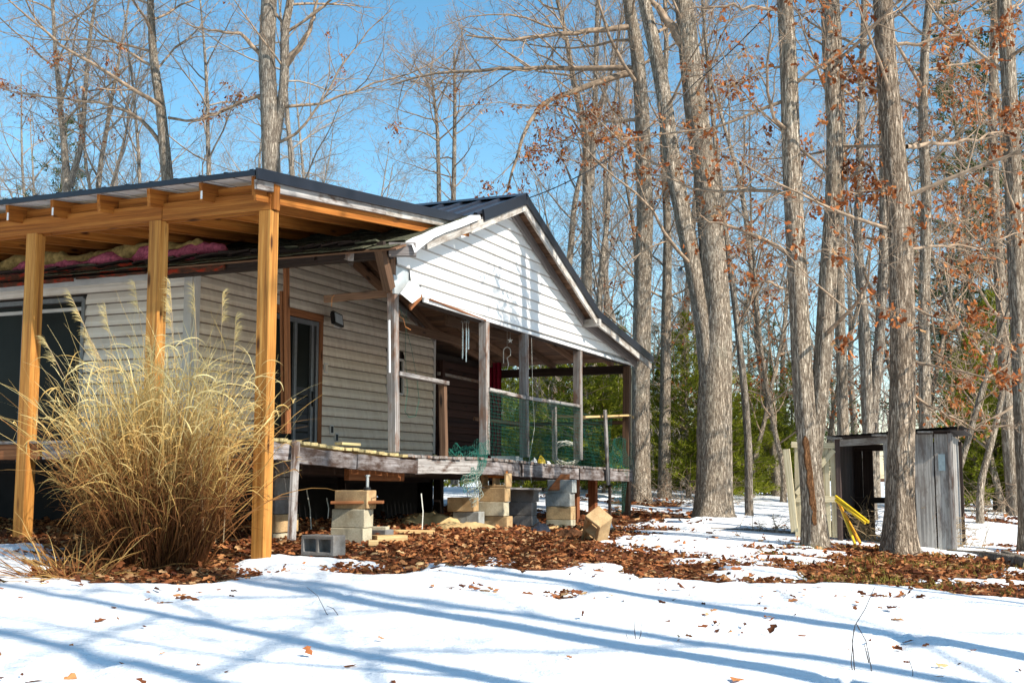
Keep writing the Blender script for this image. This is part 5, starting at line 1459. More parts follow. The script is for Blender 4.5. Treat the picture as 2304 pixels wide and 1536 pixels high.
# ---------------------------------------------------------------- concrete blocks
def block_mesh(solid=False):
    xs = [-.2, -.165, -.018, .018, .165, .2]; ys = [-.097, -.062, .062, .097]; Z = .097
    mb = MB(); idx = {}
    for s_ in (-1, 1):
        for i, x in enumerate(xs):
            for j, y_ in enumerate(ys): idx[s_, i, j] = len(mb.v); mb.v.append(Vector((x + random.uniform(-.002, .002), y_ + random.uniform(-.002, .002), s_ * Z + random.uniform(-.002, .002))))
    holes = () if solid else ((1, 1), (3, 1))
    for i in range(5):
        for j in range(3):
            if (i, j) in holes:
                a, b_, c_, d_ = (i, j), (i + 1, j), (i + 1, j + 1), (i, j + 1)
                for p_, q_ in ((a, b_), (b_, c_), (c_, d_), (d_, a)):
                    mb.f.append((idx[1, p_[0], p_[1]], idx[1, q_[0], q_[1]], idx[-1, q_[0], q_[1]], idx[-1, p_[0], p_[1]]))
                continue
            mb.f.append((idx[1, i, j], idx[1, i + 1, j], idx[1, i + 1, j + 1], idx[1, i, j + 1]))
            mb.f.append((idx[-1, i, j], idx[-1, i, j + 1], idx[-1, i + 1, j + 1], idx[-1, i + 1, j]))
    for i in range(5):
        mb.f.append((idx[-1, i, 0], idx[-1, i + 1, 0], idx[1, i + 1, 0], idx[1, i, 0])); mb.f.append((idx[-1, i, 3], idx[1, i, 3], idx[1, i + 1, 3], idx[-1, i + 1, 3]))
    for j in range(3):
        mb.f.append((idx[-1, 0, j], idx[1, 0, j], idx[1, 0, j + 1], idx[-1, 0, j + 1])); mb.f.append((idx[-1, 5, j], idx[-1, 5, j + 1], idx[1, 5, j + 1], idx[1, 5, j]))
    return mb
def block(loc, rz, mat, label, rx=0, ry=0, group=None, solid=False, scale=1.0):
    mb = block_mesh(solid)
    o = mb.build('cinder_block', M_[mat], M=Matrix.Translation(loc) @ Matrix.Rotation(rz, 4, 'Z') @ Matrix.Rotation(rx, 4, 'X') @ Matrix.Rotation(ry, 4, 'Y') @ Matrix.Scale(scale, 4))
    bv = o.modifiers.new('edge', 'BEVEL'); bv.width = .006; bv.segments = 1; bv.limit_method = 'ANGLE'
    return tag(o, label, 'cinder block', group)
HZ = math.atan2(V.y, V.x)              # blocks are laid with their length along the q axis or the p axis of the house
def stack(px, py, Y, specs, group):
    w_ = W(px, py, Y); z = w_.z + .097
    for (mt, rz, dx_, lab, kw) in specs:
        rx = kw.get('rx', 0)
        block((w_.x + dx_, w_.y + kw.get('dy', 0), z), rz, mt, lab, rx=rx, group=group, solid=kw.get('solid', False)); z += .198
bz = HZ + .0
stack(792, 1228, 12.95, [('block_cream', bz, -.01, 'cream block at the bottom of the stack carrying the small jack', {}), ('block_cream', bz, .0, 'cream block second from the bottom of the jack stack', {}),
                        ('block_tan', bz, .03, 'tan block directly under the jack board', {})], 'block stack under the jack')
stack(1048, 1182, 16.9, [('block_grey', bz, .04, 'grey block under a tan one in the low pair left of the tall stack', {}), ('block_tan', bz + .06, -.04, 'tan block on top of the low pair below the hanging net', {})], 'low pair of blocks')
stack(1113, 1192, 17.0, [('block_tan', bz, .03, 'tan bottom block of the tallest stack under the porch middle', {}), ('block_cream', bz + .03, -.02, 'cracked grey cream block second from the bottom in the tallest stack', {}),
                        ('block_tan', bz, .0, 'smooth tan block third from the bottom in the tallest stack', {}), ('block_tan', bz, .02, 'tan block with its two holes showing near the top of the tallest stack', {'rx': R(90)})], 'tallest block stack')
stack(1174, 1190, 17.6, [('block_dark', bz, .0, 'dark bottom block of the stack behind the tallest one', {}), ('block_dark', bz, .0, 'dark brown middle block of the stack behind the tallest one', {}), ('block_dark', bz - .05, .03, 'top block of the dark stack with a board lying on it', {})], 'dark block stack')
stack(1262, 1198, 18.2, [('block_cream', bz, .0, 'half buried bottom block of the right stack near the brown posts', {}), ('block_tan', bz, .0, 'tan block second from the bottom of the right stack', {}),
                        ('block_grey', bz - .04, -.01, 'chipped grey block third from the bottom of the right stack', {}), ('block_grey', bz, .02, 'grey block on top of the right stack under the wooden wedge', {})], 'right block stack')
stack(625, 1238, 13.2, [('block_cream', bz + 1.5, .0, 'sunlit cream bottom block of the column behind the corner post', {}), ('block_tan', bz + 1.5, .02, 'second block up in the column behind the corner post', {}), ('block_dark', bz + 1.5, .01, 'third block up in the column behind the corner post', {}),
                       ('block_dark', bz + 1.5, .0, 'fourth block up in the column behind the corner post', {}), ('block_dark', bz + 1.5, .01, 'top block of the column behind the corner post', {})], 'block column behind the corner post')
g = GW(727, 1256); block((g.x, g.y, g.z + .13), R(-30), 'block_dark', 'grey block with open holes lying on the leaves right of the corner post', rx=R(90))  # darker concrete puts the shade on this block into its colour
g = GW(1342, 1222); block((g.x, g.y, g.z + .17), R(60), 'block_tan', 'tipped over tan block leaning on the leaves in front of the brown posts', rx=R(35), ry=R(52), scale=1.2)
g = GW(1364, 1196); block((g.x, g.y, g.z + .1), R(50), 'white', 'white chunk of block behind the tipped over tan block', ry=R(55), solid=True, scale=.6)
g = GW(740, 1232); block((g.x + .35, g.y + 1.0, g.z + .05), bz, 'block_dark', 'dark half buried block under the house right of the leaning board')
g = GW(845, 1212); block((g.x, g.y, g.z + .07), bz + .2, 'block_cream', 'bright block half hidden behind the jack stack', solid=True, scale=.7)

def lone_board(label, A, B, w_, t_, mat, cat='board', name='board', **kw):
    o = board(name, A, B, w_, t_, M_[mat], None, **kw); tag(o, label, cat); return o
lone_board('thin brown board lying on the stack under the jack', W(747, 1130, 12.9), W(862, 1129, 12.9), .03, .2, 'stud')
jk = thing('bottle_jack', 'small dark bottle jack standing on the board below the prop beam', 'jack', Matrix.Translation(W(826, 1127, 12.9)))
MB().lathe([(.05, 0), (.055, .03), (.04, .035), (.04, .14), (.03, .15)]).build('jack_body', M_['black'], jk, smooth=False)
MB().lathe([(.018, .15), (.018, .26), (.03, .262), (.03, .28)]).build('jack_ram', M_['silver'], jk)
MB().lathe([(.06, -.012), (.06, .0)]).build('jack_base', M_['silver'], jk)
MB().tube([(.045, -.03, .03), (.12, -.09, .05)], .008).build('jack_pump', M_['silver'], jk)
lone_board('short tan wood block on top of the tallest stack', W(1098, 1066, 17.0), W(1142, 1068, 17.0), .1, .2, 'pine')
lone_board('thin board lying across the dark stack', W(1140, 1098, 17.4), W(1218, 1100, 17.4), .025, .3, 'grey')
mb = MB(); A = W(1262, 1102, 18.2); mb.prism([(-.2, 0), (.13, 0), (.13, .24), (.0, .24)], -.09, .09)
o = mb.build('wood_wedge', M_['stud'], M=Matrix.Translation(A) @ Matrix.Rotation(R(0), 4, 'Z') @ Matrix.Rotation(R(90), 4, 'X')); tag(o, 'orange wood wedge standing on the right block stack under the rim', 'wedge')
def ground_board(label, p0, p1, w_, t_, mat, lift=.02, cat='board', name='board', **kw):
    a, b_ = GW(*p0), GW(*p1)
    return lone_board(label, a + Vector((0, 0, lift)), b_ + Vector((0, 0, lift)), t_, w_, mat, cat, name, **kw)
ground_board('pale thick plank lying on the leaves right of the jack stack', (840, 1222), (908, 1220), .18, .07, 'pine_pale', .05)
ground_board('long pale plank behind the thick plank under the porch', (850, 1204), (975, 1206), .16, .04, 'pine_pale', .05)
ground_board('thin pale stick lying on the leaves left of the low block pair', (1000, 1200), (1060, 1188), .06, .03, 'pine_pale', .07)
ground_board('pale short stick left of the tipped over block', (1228, 1200), (1268, 1190), .05, .03, 'pine_pale', .06)
ground_board('small tan offcut below the jack stack', (828, 1232), (850, 1232), .1, .06, 'pine_pale', .05)
def crumple(name, label, cat, pxc, w_, d_, h_, mat, seed, nx=16, ny=8):
    r_ = np.random.default_rng(seed); c_ = GW(*pxc)
    X, Y_ = np.meshgrid(np.linspace(-w_ / 2, w_ / 2, nx), np.linspace(-d_ / 2, d_ / 2, ny))
    Zz = h_ * (np.clip(1 - (2 * X / w_) ** 2, 0, 1) * np.clip(1 - (2 * Y_ / d_) ** 2, 0, 1)) ** .5 * (.55 + .6 * fbm(X * 6 + seed, Y_ * 9 + seed, 3)) + r_.normal(size=X.shape) * h_ * .08
    idx = np.arange(nx * ny).reshape(ny, nx); q_ = np.stack([idx[:-1, :-1], idx[:-1, 1:], idx[1:, 1:], idx[1:, :-1]], -1).reshape(-1, 4)
    o = link(name, mesh_np(name, np.stack([X, Y_, Zz], -1).reshape(-1, 3), q_), M_[mat], M=Matrix.Translation(c_ + Vector((0, 0, .01))) @ Matrix.Rotation(r_.uniform(-.4, .1), 4, 'Z'))
    return tag(o, label, cat)
crumple('building_paper', 'crumpled tan sheet of building paper lying under the porch', 'sheet', (972, 1186), .95, .5, .22, 'tan_paper', 3)
crumple('building_paper', 'flat torn tan paper trailing toward the low block pair', 'sheet', (1045, 1194), .9, .3, .12, 'tan_paper', 5)
crumple('plastic_bag', 'black plastic bag lying on the leaves left of the right block stack', 'bag', (1215, 1200), .3, .25, .16, 'bag', 7, 10, 8)
crumple('stone', 'grey stone lying between the dark stack and the right stack', 'stone', (1196, 1186), .28, .2, .16, 'stonegrey', 9, 8, 8)
crumple('soil_lump', 'brown clod of soil left of the tipped over block', 'clod', (1285, 1212), .5, .35, .12, 'soil', 10, 12, 8)
crumple('red_can', 'small red plastic scrap on the leaves beside the low block pair', 'scrap', (1106, 1196), .14, .1, .08, 'red', 12, 5, 5)
crumple('yellow_scrap', 'pale yellow lump lying at the snow edge', 'scrap', (946, 1278), .12, .1, .06, 'pine_pale', 13, 5, 5)
for k, (a, b_) in enumerate((((690, 1102), (700, 1190)), ((735, 1120), (738, 1165)), ((948, 1110), (950, 1190)))):
    o = MB().tube([W(*a, 14.4), W((a[0] + b_[0]) / 2 + 3, (a[1] + b_[1]) / 2, 14.3), W(*b_, 14.2)], .008, 4).build('thin_stick', M_['rope'], None)
    tag(o, ['bent pale stick standing under the deck right of the leaning board', 'short pale stick between the leaning board and the jack stack', 'thin upright stem right of the jack stack'][k], 'stick')

# ---------------------------------------------------------------- small things on the porch
HWm = lambda px, py, q: HM @ Q(px, py, q)
wc = thing('wind_chime', 'silver tube wind chime hanging from the porch ceiling', 'wind chime', Matrix.Translation(HWm(1047, 722, .4)))
MB().lathe([(.01, .05), (.03, .035), (.062, .0), (.068, -.02), (.02, -.02)]).build('chime_top', M_['silver'], wc)
for k in range(5):
    an = k * 1.256; L = .30 + .045 * k; x, y = .045 * math.cos(an), .045 * math.sin(an)
    MB().tube([(x, y, -.10), (x, y, -.10 - L)], .0085, 6).build('chime_tube', M_['silver'], wc)
    MB().tube([(x, y, -.02), (x, y, -.10)], .0015, 3).build('string', M_['rope'], wc)
MB().tube([(0, 0, .05), (0, 0, .42)], .002, 3).build('string', M_['rope'], wc)
hk = thing('hanging_hook', 'white curved plant hook hanging between two porch posts', 'hook', Matrix.Translation(HWm(1141, 790, .35)))
pts = [(math.cos(R(a)) * .055, 0, math.sin(R(a)) * .06) for a in range(-20, 200, 20)]
MB().tube([(.0, 0, -.28), (.02, 0, -.2), (.0, 0, -.1), (.05, 0, -.06)] + pts + [(-.055, 0, -.18)], .006, 6).build('hook', M_['rope'], hk)
MB().tube([(0, 0, .06), (0, 0, .35)], .002, 3).build('string', M_['rope'], hk)
st = thing('star_ornament', 'small pale star ornament hanging beside the plant hook', 'ornament', Matrix.Translation(HWm(1148, 766, .3)) @ Matrix.Scale(.6, 4))
mb = MB(); mb.prism([(math.cos(R(a)) * (.075 if k % 2 == 0 else .03), math.sin(R(a)) * (.075 if k % 2 == 0 else .03)) for k, a in enumerate(range(90, 450, 36))], -.008, .008)
mb.build('star', M_['white'], st, M=Matrix.Rotation(R(90), 4, 'X'))
MB().tube([(0, 0, .07), (0, 0, .33)], .002, 3).build('string', M_['rope'], st)
rgc = random.Random(8); c_ = HWm(1272, 1020, .35); pts = []
for k in range(110):
    a = k * .34; rr = .22 + .05 * math.sin(k * .37); pts.append(c_ + Vector((rr * math.cos(a) * 1.0, .12 * math.sin(a * 1.1 + 1), .8 * rr * math.sin(a) - .0 + rgc.uniform(-.01, .01))))
o = MB().tube(pts, .007, 5).build('cable_coil', M_['rope']); tag(o, 'loose coil of white cable lying on the porch behind the net', 'cable')
def deck_thing(px, q, s_, mat, name, label, cat, seed):
    c = Q(px, 1030, q); r_ = np.random.default_rng(seed); mb = MB(); nn = 9
    prof = [(.02, 0), (1, .03), (.85, .4), (.5, .8), (.05, 1)]
    for rr, z in prof:
        for j in range(nn):
            a = 2 * math.pi * j / nn; k = 1 + r_.uniform(-.25, .25); mb.v.append(Vector((s_[0] * rr * math.cos(a) * k, s_[1] * rr * math.sin(a) * k, s_[2] * z * k)))
    for i in range(4):
        for j in range(nn): a, b_ = i * nn + j, i * nn + (j + 1) % nn; mb.f.append((a, b_, b_ + nn, a + nn))
    o = mb.build(name, M_[mat], M=HM @ Matrix.Translation((c.x, q, deck_h(c.x) - .01))); tag(o, label, cat)
deck_thing(1212, .35, (.22, .15, .11), 'bag', 'rag', 'dark bundle of rags on the deck between the middle posts', 'rags', 1)
deck_thing(1218, .2, (.10, .06, .13), 'yellow', 'yellow_rag', 'yellow scrap lying on the dark bundle on the deck', 'rag', 2)
deck_thing(1202, .2, (.06, .05, .09), 'white', 'white_rag', 'white scrap lying beside the yellow one on the deck', 'rag', 3)
deck_thing(1230, .4, (.1, .08, .08), 'white', 'white_rag', 'white scrap right of the dark bundle on the deck', 'rag', 4)
deck_thing(1025, .6, (.3, .2, .07), 'soil', 'leaf_heap', 'heap of dry leaves on the deck beside the green net', 'leaves', 5)
deck_thing(975, 1.0, (.12, .1, .08), 'shingle', 'mossy_lump', 'small mossy lump at the foot of the wall corner', 'lump', 6)
o = MB().box((0, 0, 0), (.5, .3, .08)).build('plastic_tray', M_['foil'], M=HM @ Matrix.Translation((hq(1148, 1030, .3)[0], .35, deck_h(7.0) + .05))); tag(o, 'low clear plastic tray on the deck behind the net', 'tray')
cl = HWm(1112, 925, 2.75)
mb = MB(); n_ = 12
for z in (-.95, 0, .95):
    for k in range(n_ + 1):
        x = -.17 + .34 * k / n_; mb.v.append(Vector((x, .03 * math.sin(k * 1.9) - .015, z)))
for i in range(2):
    for k in range(n_): a = i * (n_ + 1) + k; mb.f.append((a, a + 1, a + n_ + 2, a + n_ + 1))
o = mb.build('red_curtain', M_['redcloth'], M=Matrix.Translation(cl) @ Matrix.Rotation(R(-23), 4, 'Z')); tag(o, 'dark red cloth hanging at the right end of the rear room', 'curtain')
# hanging cords on the end wall
def cord(label, pts, mat, r_=.004):
    o = MB().tube(pts, r_, 4).build('loose_cord', M_[mat]); tag(o, label, 'cord')
cord('thin pale cord looping down in front of the end wall near the door', [HWm(914, 700, .9), HWm(912, 800, .9), HWm(917, 880, .9), HWm(911, 925, .9), HWm(920, 938, .9), HWm(935, 936, .9), HWm(943, 900, .9), HWm(938, 850, .9), HWm(925, 780, .9), HWm(900, 690, .9)], 'netgreen', .0035)
cord('short orange cord hanging from the stub beam', [HWm(752, 664, .7), HWm(747, 670, .7), HWm(746, 690, .7)], 'copper', .005)
cord('orange twine scraps hanging beside the front porch post', [HWm(896, 690, .1), HWm(899, 712, .1), HWm(908, 718, .1), HWm(912, 735, .1), HWm(924, 742, .1)], 'copper', .005)
cord('thin pale string hanging in the middle of the green net', [HWm(1196, 760, -.08), HWm(1199, 900, -.08), HWm(1203, 960, -.08), HWm(1190, 1040, -.1), HWm(1196, 1086, -.12)], 'rope', .003)
mb = MB(); a = HM @ Vector((RP, Q0 - .05, RH + .0)); b_ = W(1490, 252, 21.2); c2_ = W(1768, -10, 15.2)
def sag(A, B, s_, n_=14): return [A.lerp(B, k / n_) - Vector((0, 0, s_ * 4 * (k / n_) * (1 - k / n_))) for k in range(n_ + 1)]
o = MB().tube(sag(a, W(1560, 190, 19.5), .25) + sag(W(1560, 190, 19.5), W(1768, -12, 15.3), .05)[1:], .009, 5).build('power_cable', M_['black']); tag(o, 'thin cable running from the gable peak up to the twin oak', 'cable')
yl = thing('yard_light', 'white yard light globe beside the left stem of the biggest oak', 'lamp', Matrix.Translation(W(1531, 616, 21.9)) @ Matrix.Scale(.6, 4))
MB().lathe([(.02, -.14), (.10, -.10), (.13, -.03), (.12, .03), (.06, .08)], sides=16).build('globe', M_['white'], yl, smooth=True)
MB().lathe([(.06, .08), (.06, .16), (.03, .2)]).build('lamp_cap', M_['dark_frame'], yl)
MB().tube([(0, 0, .18), (.12, .05, .24), (.35, .1, .2)], .02, 6).build('lamp_arm', M_['dark_frame'], yl)

# ---------------------------------------------------------------- logs, stumps, brush on the right
def log(name, label, pts, rad, cut=True):
    P = [np.array(p) for p in pts]; base = Vector(P[0])
    Vv, Ff = trunk_mesh([([p - np.array(base) for p in P], rad)], 0, 14, 5)
    root = thing(name, label, 'log', Matrix.Translation(base))
    link('bark', mesh_np('bark', Vv, Ff, smooth=True)  , M_['bark_pale'], root)
    for e, o2, r_ in ((Vector(P[0]), Vector(P[1]), rad[0]), (Vector(P[-1]), Vector(P[-2]), rad[-1])):
        d = (e - o2).normalized(); Mx = Matrix.Translation(e - base) @ d.to_track_quat('Z', 'Y').to_matrix().to_4x4()
        MB().lathe([(r_ * .99, -.01), (r_ * .97, .004), (r_ * .5, .006)], sides=14).build('cut_end', M_['endgrain'], root, M=Mx)
a, b_, c_ = GW(2095, 1240), GW(2230, 1262), GW(2330, 1285)
log('fallen_log', 'long grey fallen log lying right of the ridged oak', [a + Vector((0, 0, .0)), b_ + Vector((0, 0, .04)), c_ + Vector((0, 0, .05))], [.05, .085, .09])
a, b_ = GW(2262, 1262), GW(2320, 1288)
log('fallen_log', 'second shorter log at the right edge in front of the long one', [a + Vector((0, 0, .08)), b_ + Vector((0, 0, .08))], [.06, .08])
a, b_ = GW(1864, 1212), GW(1938, 1222)
log('cut_log', 'short dark cut log between the twin oak and the ridged oak', [a + Vector((0, .1, .14)), b_ + Vector((0, 0, .14))], [.14, .15])
a, b_ = GW(1600, 1196), GW(1790, 1207)
log('fallen_branch', 'thin fallen branch on the snow left of the twin oak', [a + Vector((0, 0, .03)), a.lerp(b_, .5) + Vector((0, 0, .05)), b_ + Vector((0, 0, .04))], [.035, .04, .045])
def brush(label, cx, cy, n_, L, seed, spread=.5, mat='twig', name='brush_pile', upb=.5, cat='twigs', rad=.006):
    rg = random.Random(seed); c_ = GW(cx, cy); paths = []
    for k in range(n_):
        p = np.array([rg.gauss(0, spread), rg.gauss(0, spread * .4), 0]); p[2] = G(c_.x + p[0], c_.y + p[1]) - c_.z
        d = nrm(np.array([rg.gauss(0, .8), rg.gauss(0, .5), upb + rg.random()])); pts = [p]
        l = L * rg.uniform(.4, 1)
        for i in range(5): d = nrm(d + np.array([rg.gauss(0, .15), rg.gauss(0, .15), -.10])); pts.append(pts[-1] + d * l / 5)
        paths.append((pts, [rad * (1 - .14 * i) for i in range(6)]))
        if rg.random() < .6:
            q_ = pts[3]; paths.append(([q_ + nrm(np.array([rg.gauss(0, 1), rg.gauss(0, 1), .5])) * l * .07 * i for i in range(6)], [rad * .5] * 6))
    a, b2 = batch_tubes(paths, 4)
    o = link(name, mesh_np(name, a, b2), M_[mat], M=Matrix.Translation(c_)); tag(o, label, cat, kind='stuff')
M_['straw'] = plain('straw_twig', (.42, .30, .17), .9, .15)
brush('tangle of bare bramble stems in front of the shed opening', 1975, 1225, 90, .9, 1, .38, 'straw')
brush('tangle of straw coloured stems at the foot of the shed wall', 2095, 1236, 80, 1.0, 2, .3, 'straw', upb=.3)
brush('low bramble tangle left of the shed door', 1745, 1198, 40, .5, 3, .3, 'straw', upb=.2)
brush('bare stems behind the porch at the foot of the woods', 1525, 1135, 60, 1.2, 4, .6, 'branch')
brush('bare stems at the wood edge right of the shed', 2225, 1165, 60, 1.3, 6, .7, 'branch')
# saplings standing in the front snow
def sapling(label, paths_px, Y, r_, name='twig_sapling'):
    root_pts = W(*paths_px[0][0], Y); g = G(root_pts.x, root_pts.y); mb = MB()
    for pth in paths_px:
        pts = [W(x, y, Y) for x, y in pth]
        mb.tube(pts, [r_ * (1 - .7 * k / len(pts)) for k in range(len(pts))], 5)
    o = mb.build(name, M_['twig']); tag(o, label, 'twig')
M_['twig_dark'] = plain('dark_twig', (.06, .045, .04), .9, .15)
yb = 6.1
def sap2(label, paths, Y, r_):
    mb = MB()
    for pth in paths:
        pts = [W(x, y, Y) for x, y in pth]; mb.tube(pts, [r_ * (1 - .6 * k / len(pts)) for k in range(len(pts))], 5)
    tag(mb.build('twig_sapling', M_['twig_dark']), label, 'twig')
gb = GW(1925, 1530)
sap2('thin dark bare sapling standing up from the snow at lower right', [[(1928, 1560), (1922, 1500), (1918, 1440), (1924, 1405), (1946, 1370), (1968, 1320)], [(1924, 1545), (1915, 1490), (1921, 1415)], [(1962, 1560), (1960, 1500), (1948, 1440), (1934, 1415)], [(1934, 1416), (1926, 1400)], [(1955, 1490), (1945, 1450)], [(1926, 1530), (1905, 1518), (1882, 1522)]], gb.y, .004)
for lab, pp in (('small three stemmed twig standing in the snow', [[(1432, 1453), (1428, 1420), (1427, 1398)], [(1434, 1453), (1442, 1425), (1443, 1402)], [(1420, 1452), (1412, 1436), (1409, 1426)]]),
                ('small curled dark twig on the snow near the bottom', [[(1190, 1508), (1186, 1496), (1190, 1484)], [(1190, 1500), (1194, 1492)]]),
                ('thin twig near the lower right edge of the snow', [[(2052, 1540), (2054, 1510), (2046, 1484)]]),
                ('short dark twig at right on the snow', [[(2118, 1492), (2114, 1478)]]),
                ('thin arching twig at the lower left on the snow', [[(758, 1400), (735, 1380), (715, 1340), (690, 1320)], [(772, 1398), (750, 1368), (735, 1362)]])):
    sap2(lab, pp, GW(*pp[0][0]).y, .003)

# ---------------------------------------------------------------- fallen leaves
rgl = np.random.default_rng(3)
def scatter_litter(n_, x0, x1, y0, y1, size, keep, name, label, zj=.03, droop=.0):
    X = rgl.uniform(x0, x1, n_); Y_ = rgl.uniform(y0, y1, n_)
    b_ = snow_thick(X, Y_); m_ = keep(b_, X, Y_); X, Y_, b_ = X[m_], Y_[m_], b_[m_]
    Z = ground_np(X, Y_) + np.maximum(b_, 0) + rgl.random(len(X)) * zj + .012
    a, t_, tn = leaf_cloud(np.stack([X, Y_, Z], 1), size, rgl, droop=droop, vary=.5)
    low = a.reshape(-1, 8, 3)
    low[:, :, 2] = (low[:, :, 2] - Z[:, None]) * .55 + Z[:, None]
    o = link(name, mesh_np(name, low.reshape(-1, 3), tris=t_, tint=tn), M_['litter'], kind='stuff'); tag(o, label, 'leaves', kind='stuff')
scatter_litter(95000, -7.5, 10.5, 9.5, 19, .078, lambda t, X, Y_: (t < .004) & (rgl.random(len(t)) < .9), 'leaf_litter', 'thick brown leaf litter covering the bare ground round the porch and front oaks')
scatter_litter(14000, -9, 14, 19, 36, .13, lambda t, X, Y_: t < .0, 'leaf_litter', 'brown leaf litter on bare patches farther back in the woods', zj=.05)
scatter_litter(60000, -7, 10, 5, 20, .085, lambda t, X, Y_: (t > .004) & (rgl.random(len(t)) < np.clip((.048 - t) * 5 + .012 * (Y_ > 8), .0025, .3)), 'scattered_leaves', 'single brown leaves scattered over the snow', zj=.01)
# mossy grass round the ridged oak
c_ = []
X = rgl.uniform(2.5, 9, 16000); Y_ = rgl.uniform(11, 16, 16000); k_ = (snow_thick(X, Y_) < 0) & (fbm(X * 1.7, Y_ * 2.1, 3) > .56); X, Y_ = X[k_], Y_[k_]; Z = ground_np(X, Y_)
d = rgl.normal(size=(len(X), 3)) * .5; d[:, 2] = 1; d /= np.linalg.norm(d, axis=1)[:, None]
e = np.cross(d, rgl.normal(size=d.shape)); e /= np.linalg.norm(e, axis=1)[:, None]; P = np.stack([X, Y_, Z], 1); L = rgl.uniform(.05, .12, len(X))[:, None]
Vg = np.stack([P - e * .006, P + e * .006, P + d * L], 1).reshape(-1, 3)
o = link('mossy_grass', mesh_np('mossy_grass', Vg, tris=np.arange(len(X) * 3).reshape(-1, 3), tint=np.repeat(rgl.random(len(X)), 3)), M_['mossgrass'], kind='stuff'); tag(o, 'yellow green mossy grass among the leaves round the ridged oak', 'grass', kind='stuff')

# ---------------------------------------------------------------- ornamental grass clump
gc = W(345, 1285, 11.1); gc.z = G(gc.x, gc.y)
clump = thing('ornamental_grass', 'tall dry golden grass clump with feathery plumes in front of the carport posts', 'grass clump', Matrix.Translation(gc) @ Matrix.Diagonal((.9, .9, 1.03, 1)))
def ribbons(paths, widths, tint, name, parent, mat=M_['grass'], kind='stuff', M=None, seed=0, label=None):
    P = np.array(paths); n_, m_, _ = P.shape; r_ = np.random.default_rng(seed)
    t = np.gradient(P, axis=1); t /= np.linalg.norm(t, axis=2, keepdims=True) + 1e-9
    ref = r_.normal(size=(n_, 1, 3)); ref[:, :, 2] *= .3
    e = np.cross(t, ref); e /= np.linalg.norm(e, axis=2, keepdims=True) + 1e-9
    Wd = np.array(widths)[:, None, None] * np.concatenate([np.linspace(.7, 1, m_ // 2), np.linspace(1, .12, m_ - m_ // 2)])[None, :, None]
    Vv = np.stack([P - e * Wd, P + e * Wd], 2).reshape(-1, 3)
    idx = np.arange(n_ * m_ * 2).reshape(n_, m_, 2)
    q_ = np.stack([idx[:, :-1, 0], idx[:, :-1, 1], idx[:, 1:, 1], idx[:, 1:, 0]], -1).reshape(-1, 4)
    return link(name, mesh_np(name, Vv, q_, smooth=True, tint=np.repeat(np.asarray(tint).reshape(n_, m_), 2, axis=1).ravel() if np.ndim(tint) == 2 else np.repeat(tint, m_ * 2)), mat, parent, M=M, kind=kind, label=label)
def blades(n_, r0, hgt, spread, seg, droop, seed, wid, tlo, thi, z0=0.0, lean=(0, 0)):
    r_ = np.random.default_rng(seed); an = r_.random(n_) * 6.283; rr = np.sqrt(r_.random(n_)) * r0
    p = np.stack([rr * np.cos(an) * 1.15, rr * np.sin(an) * .8, np.zeros(n_) + z0], 1)
    a2 = an + r_.normal(size=n_) * .7; tilt = spread * (.25 + .75 * rr / r0) * (.4 + r_.random(n_))
    d = np.stack([np.cos(a2) * np.sin(tilt) + lean[0], np.sin(a2) * np.sin(tilt) + lean[1], np.cos(tilt)], 1)
    L = hgt * (.45 + .55 * r_.random(n_)); P = [p]
    dr = droop * (r_.random(n_) ** 1.6) * 1.0
    kink = r_.integers(2, seg, n_)
    for i in range(seg):
        d = d + r_.normal(size=(n_, 3)) * .085
        d[:, 2] -= dr * (i / seg) ** 1.4
        kk = (kink == i) & (r_.random(n_) < .12); d[kk] += r_.normal(size=(kk.sum(), 3)) * .5
        d /= np.linalg.norm(d, axis=1)[:, None]; p = p + d * (L / seg)[:, None]; p[:, 2] = np.maximum(p[:, 2], .01); P.append(p)
    P = np.stack(P, 1); tint = (tlo + (thi - tlo) * r_.random(n_))[:, None] * np.ones((1, seg + 1)) + np.clip(P[:, :, 2] / 1.6, 0, 1) * .55 - .22
    return P, wid * (.6 + .8 * r_.random(n_)), np.clip(tint, 0, 1)
P, wd, tn = blades(1150, .38, 2.15, .42, 11, .22, 1, .0042, .12, .62); ribbons(P, wd, tn, 'stalks', clump, seed=1)
stalk_pts = P
P, wd, tn = blades(1700, .46, 1.25, .44, 8, .35, 2, .005, .0, .38); ribbons(P, wd, tn, 'inner_stalks', clump, seed=2)
P, wd, tn = blades(90, .45, .7, 1.2, 9, .5, 4, .004, .2, .7, lean=(-.1, -.1)); ribbons(P, wd, tn, 'fallen_blades', clump, seed=4)
P, wd, tn = blades(190, .30, 2.6, .34, 12, .25, 6, .0042, .35, .85); ribbons(P, wd, tn, 'tall_stalks', clump, seed=6)
# arching leaves that leave the stalks at all heights
r_ = np.random.default_rng(12); nl = 2700
si = r_.integers(0, len(stalk_pts), nl); ti = r_.integers(3, 11, nl); p = stalk_pts[si, ti].copy()
out_ = p[:, :2] / (np.linalg.norm(p[:, :2], axis=1)[:, None] + .1)
an = r_.random(nl) * 6.283
d = np.stack([np.cos(an) * .8 + out_[:, 0] * .35, np.sin(an) * .8 + out_[:, 1] * .35, .9 + r_.random(nl) * 1.2], 1); d /= np.linalg.norm(d, axis=1)[:, None]
L = r_.uniform(.25, .75, nl); PP = [p]; g_ = r_.uniform(.04, .36, nl); dist = np.linalg.norm(p[:, :2], axis=1)
L *= np.clip(1.5 - dist * .95, .25, 1)
for k in range(8):
    d = d + r_.normal(size=(nl, 3)) * .07; d[:, 2] -= g_
    d /= np.linalg.norm(d, axis=1)[:, None]; p = p + d * (L / 8)[:, None]; PP.append(p)
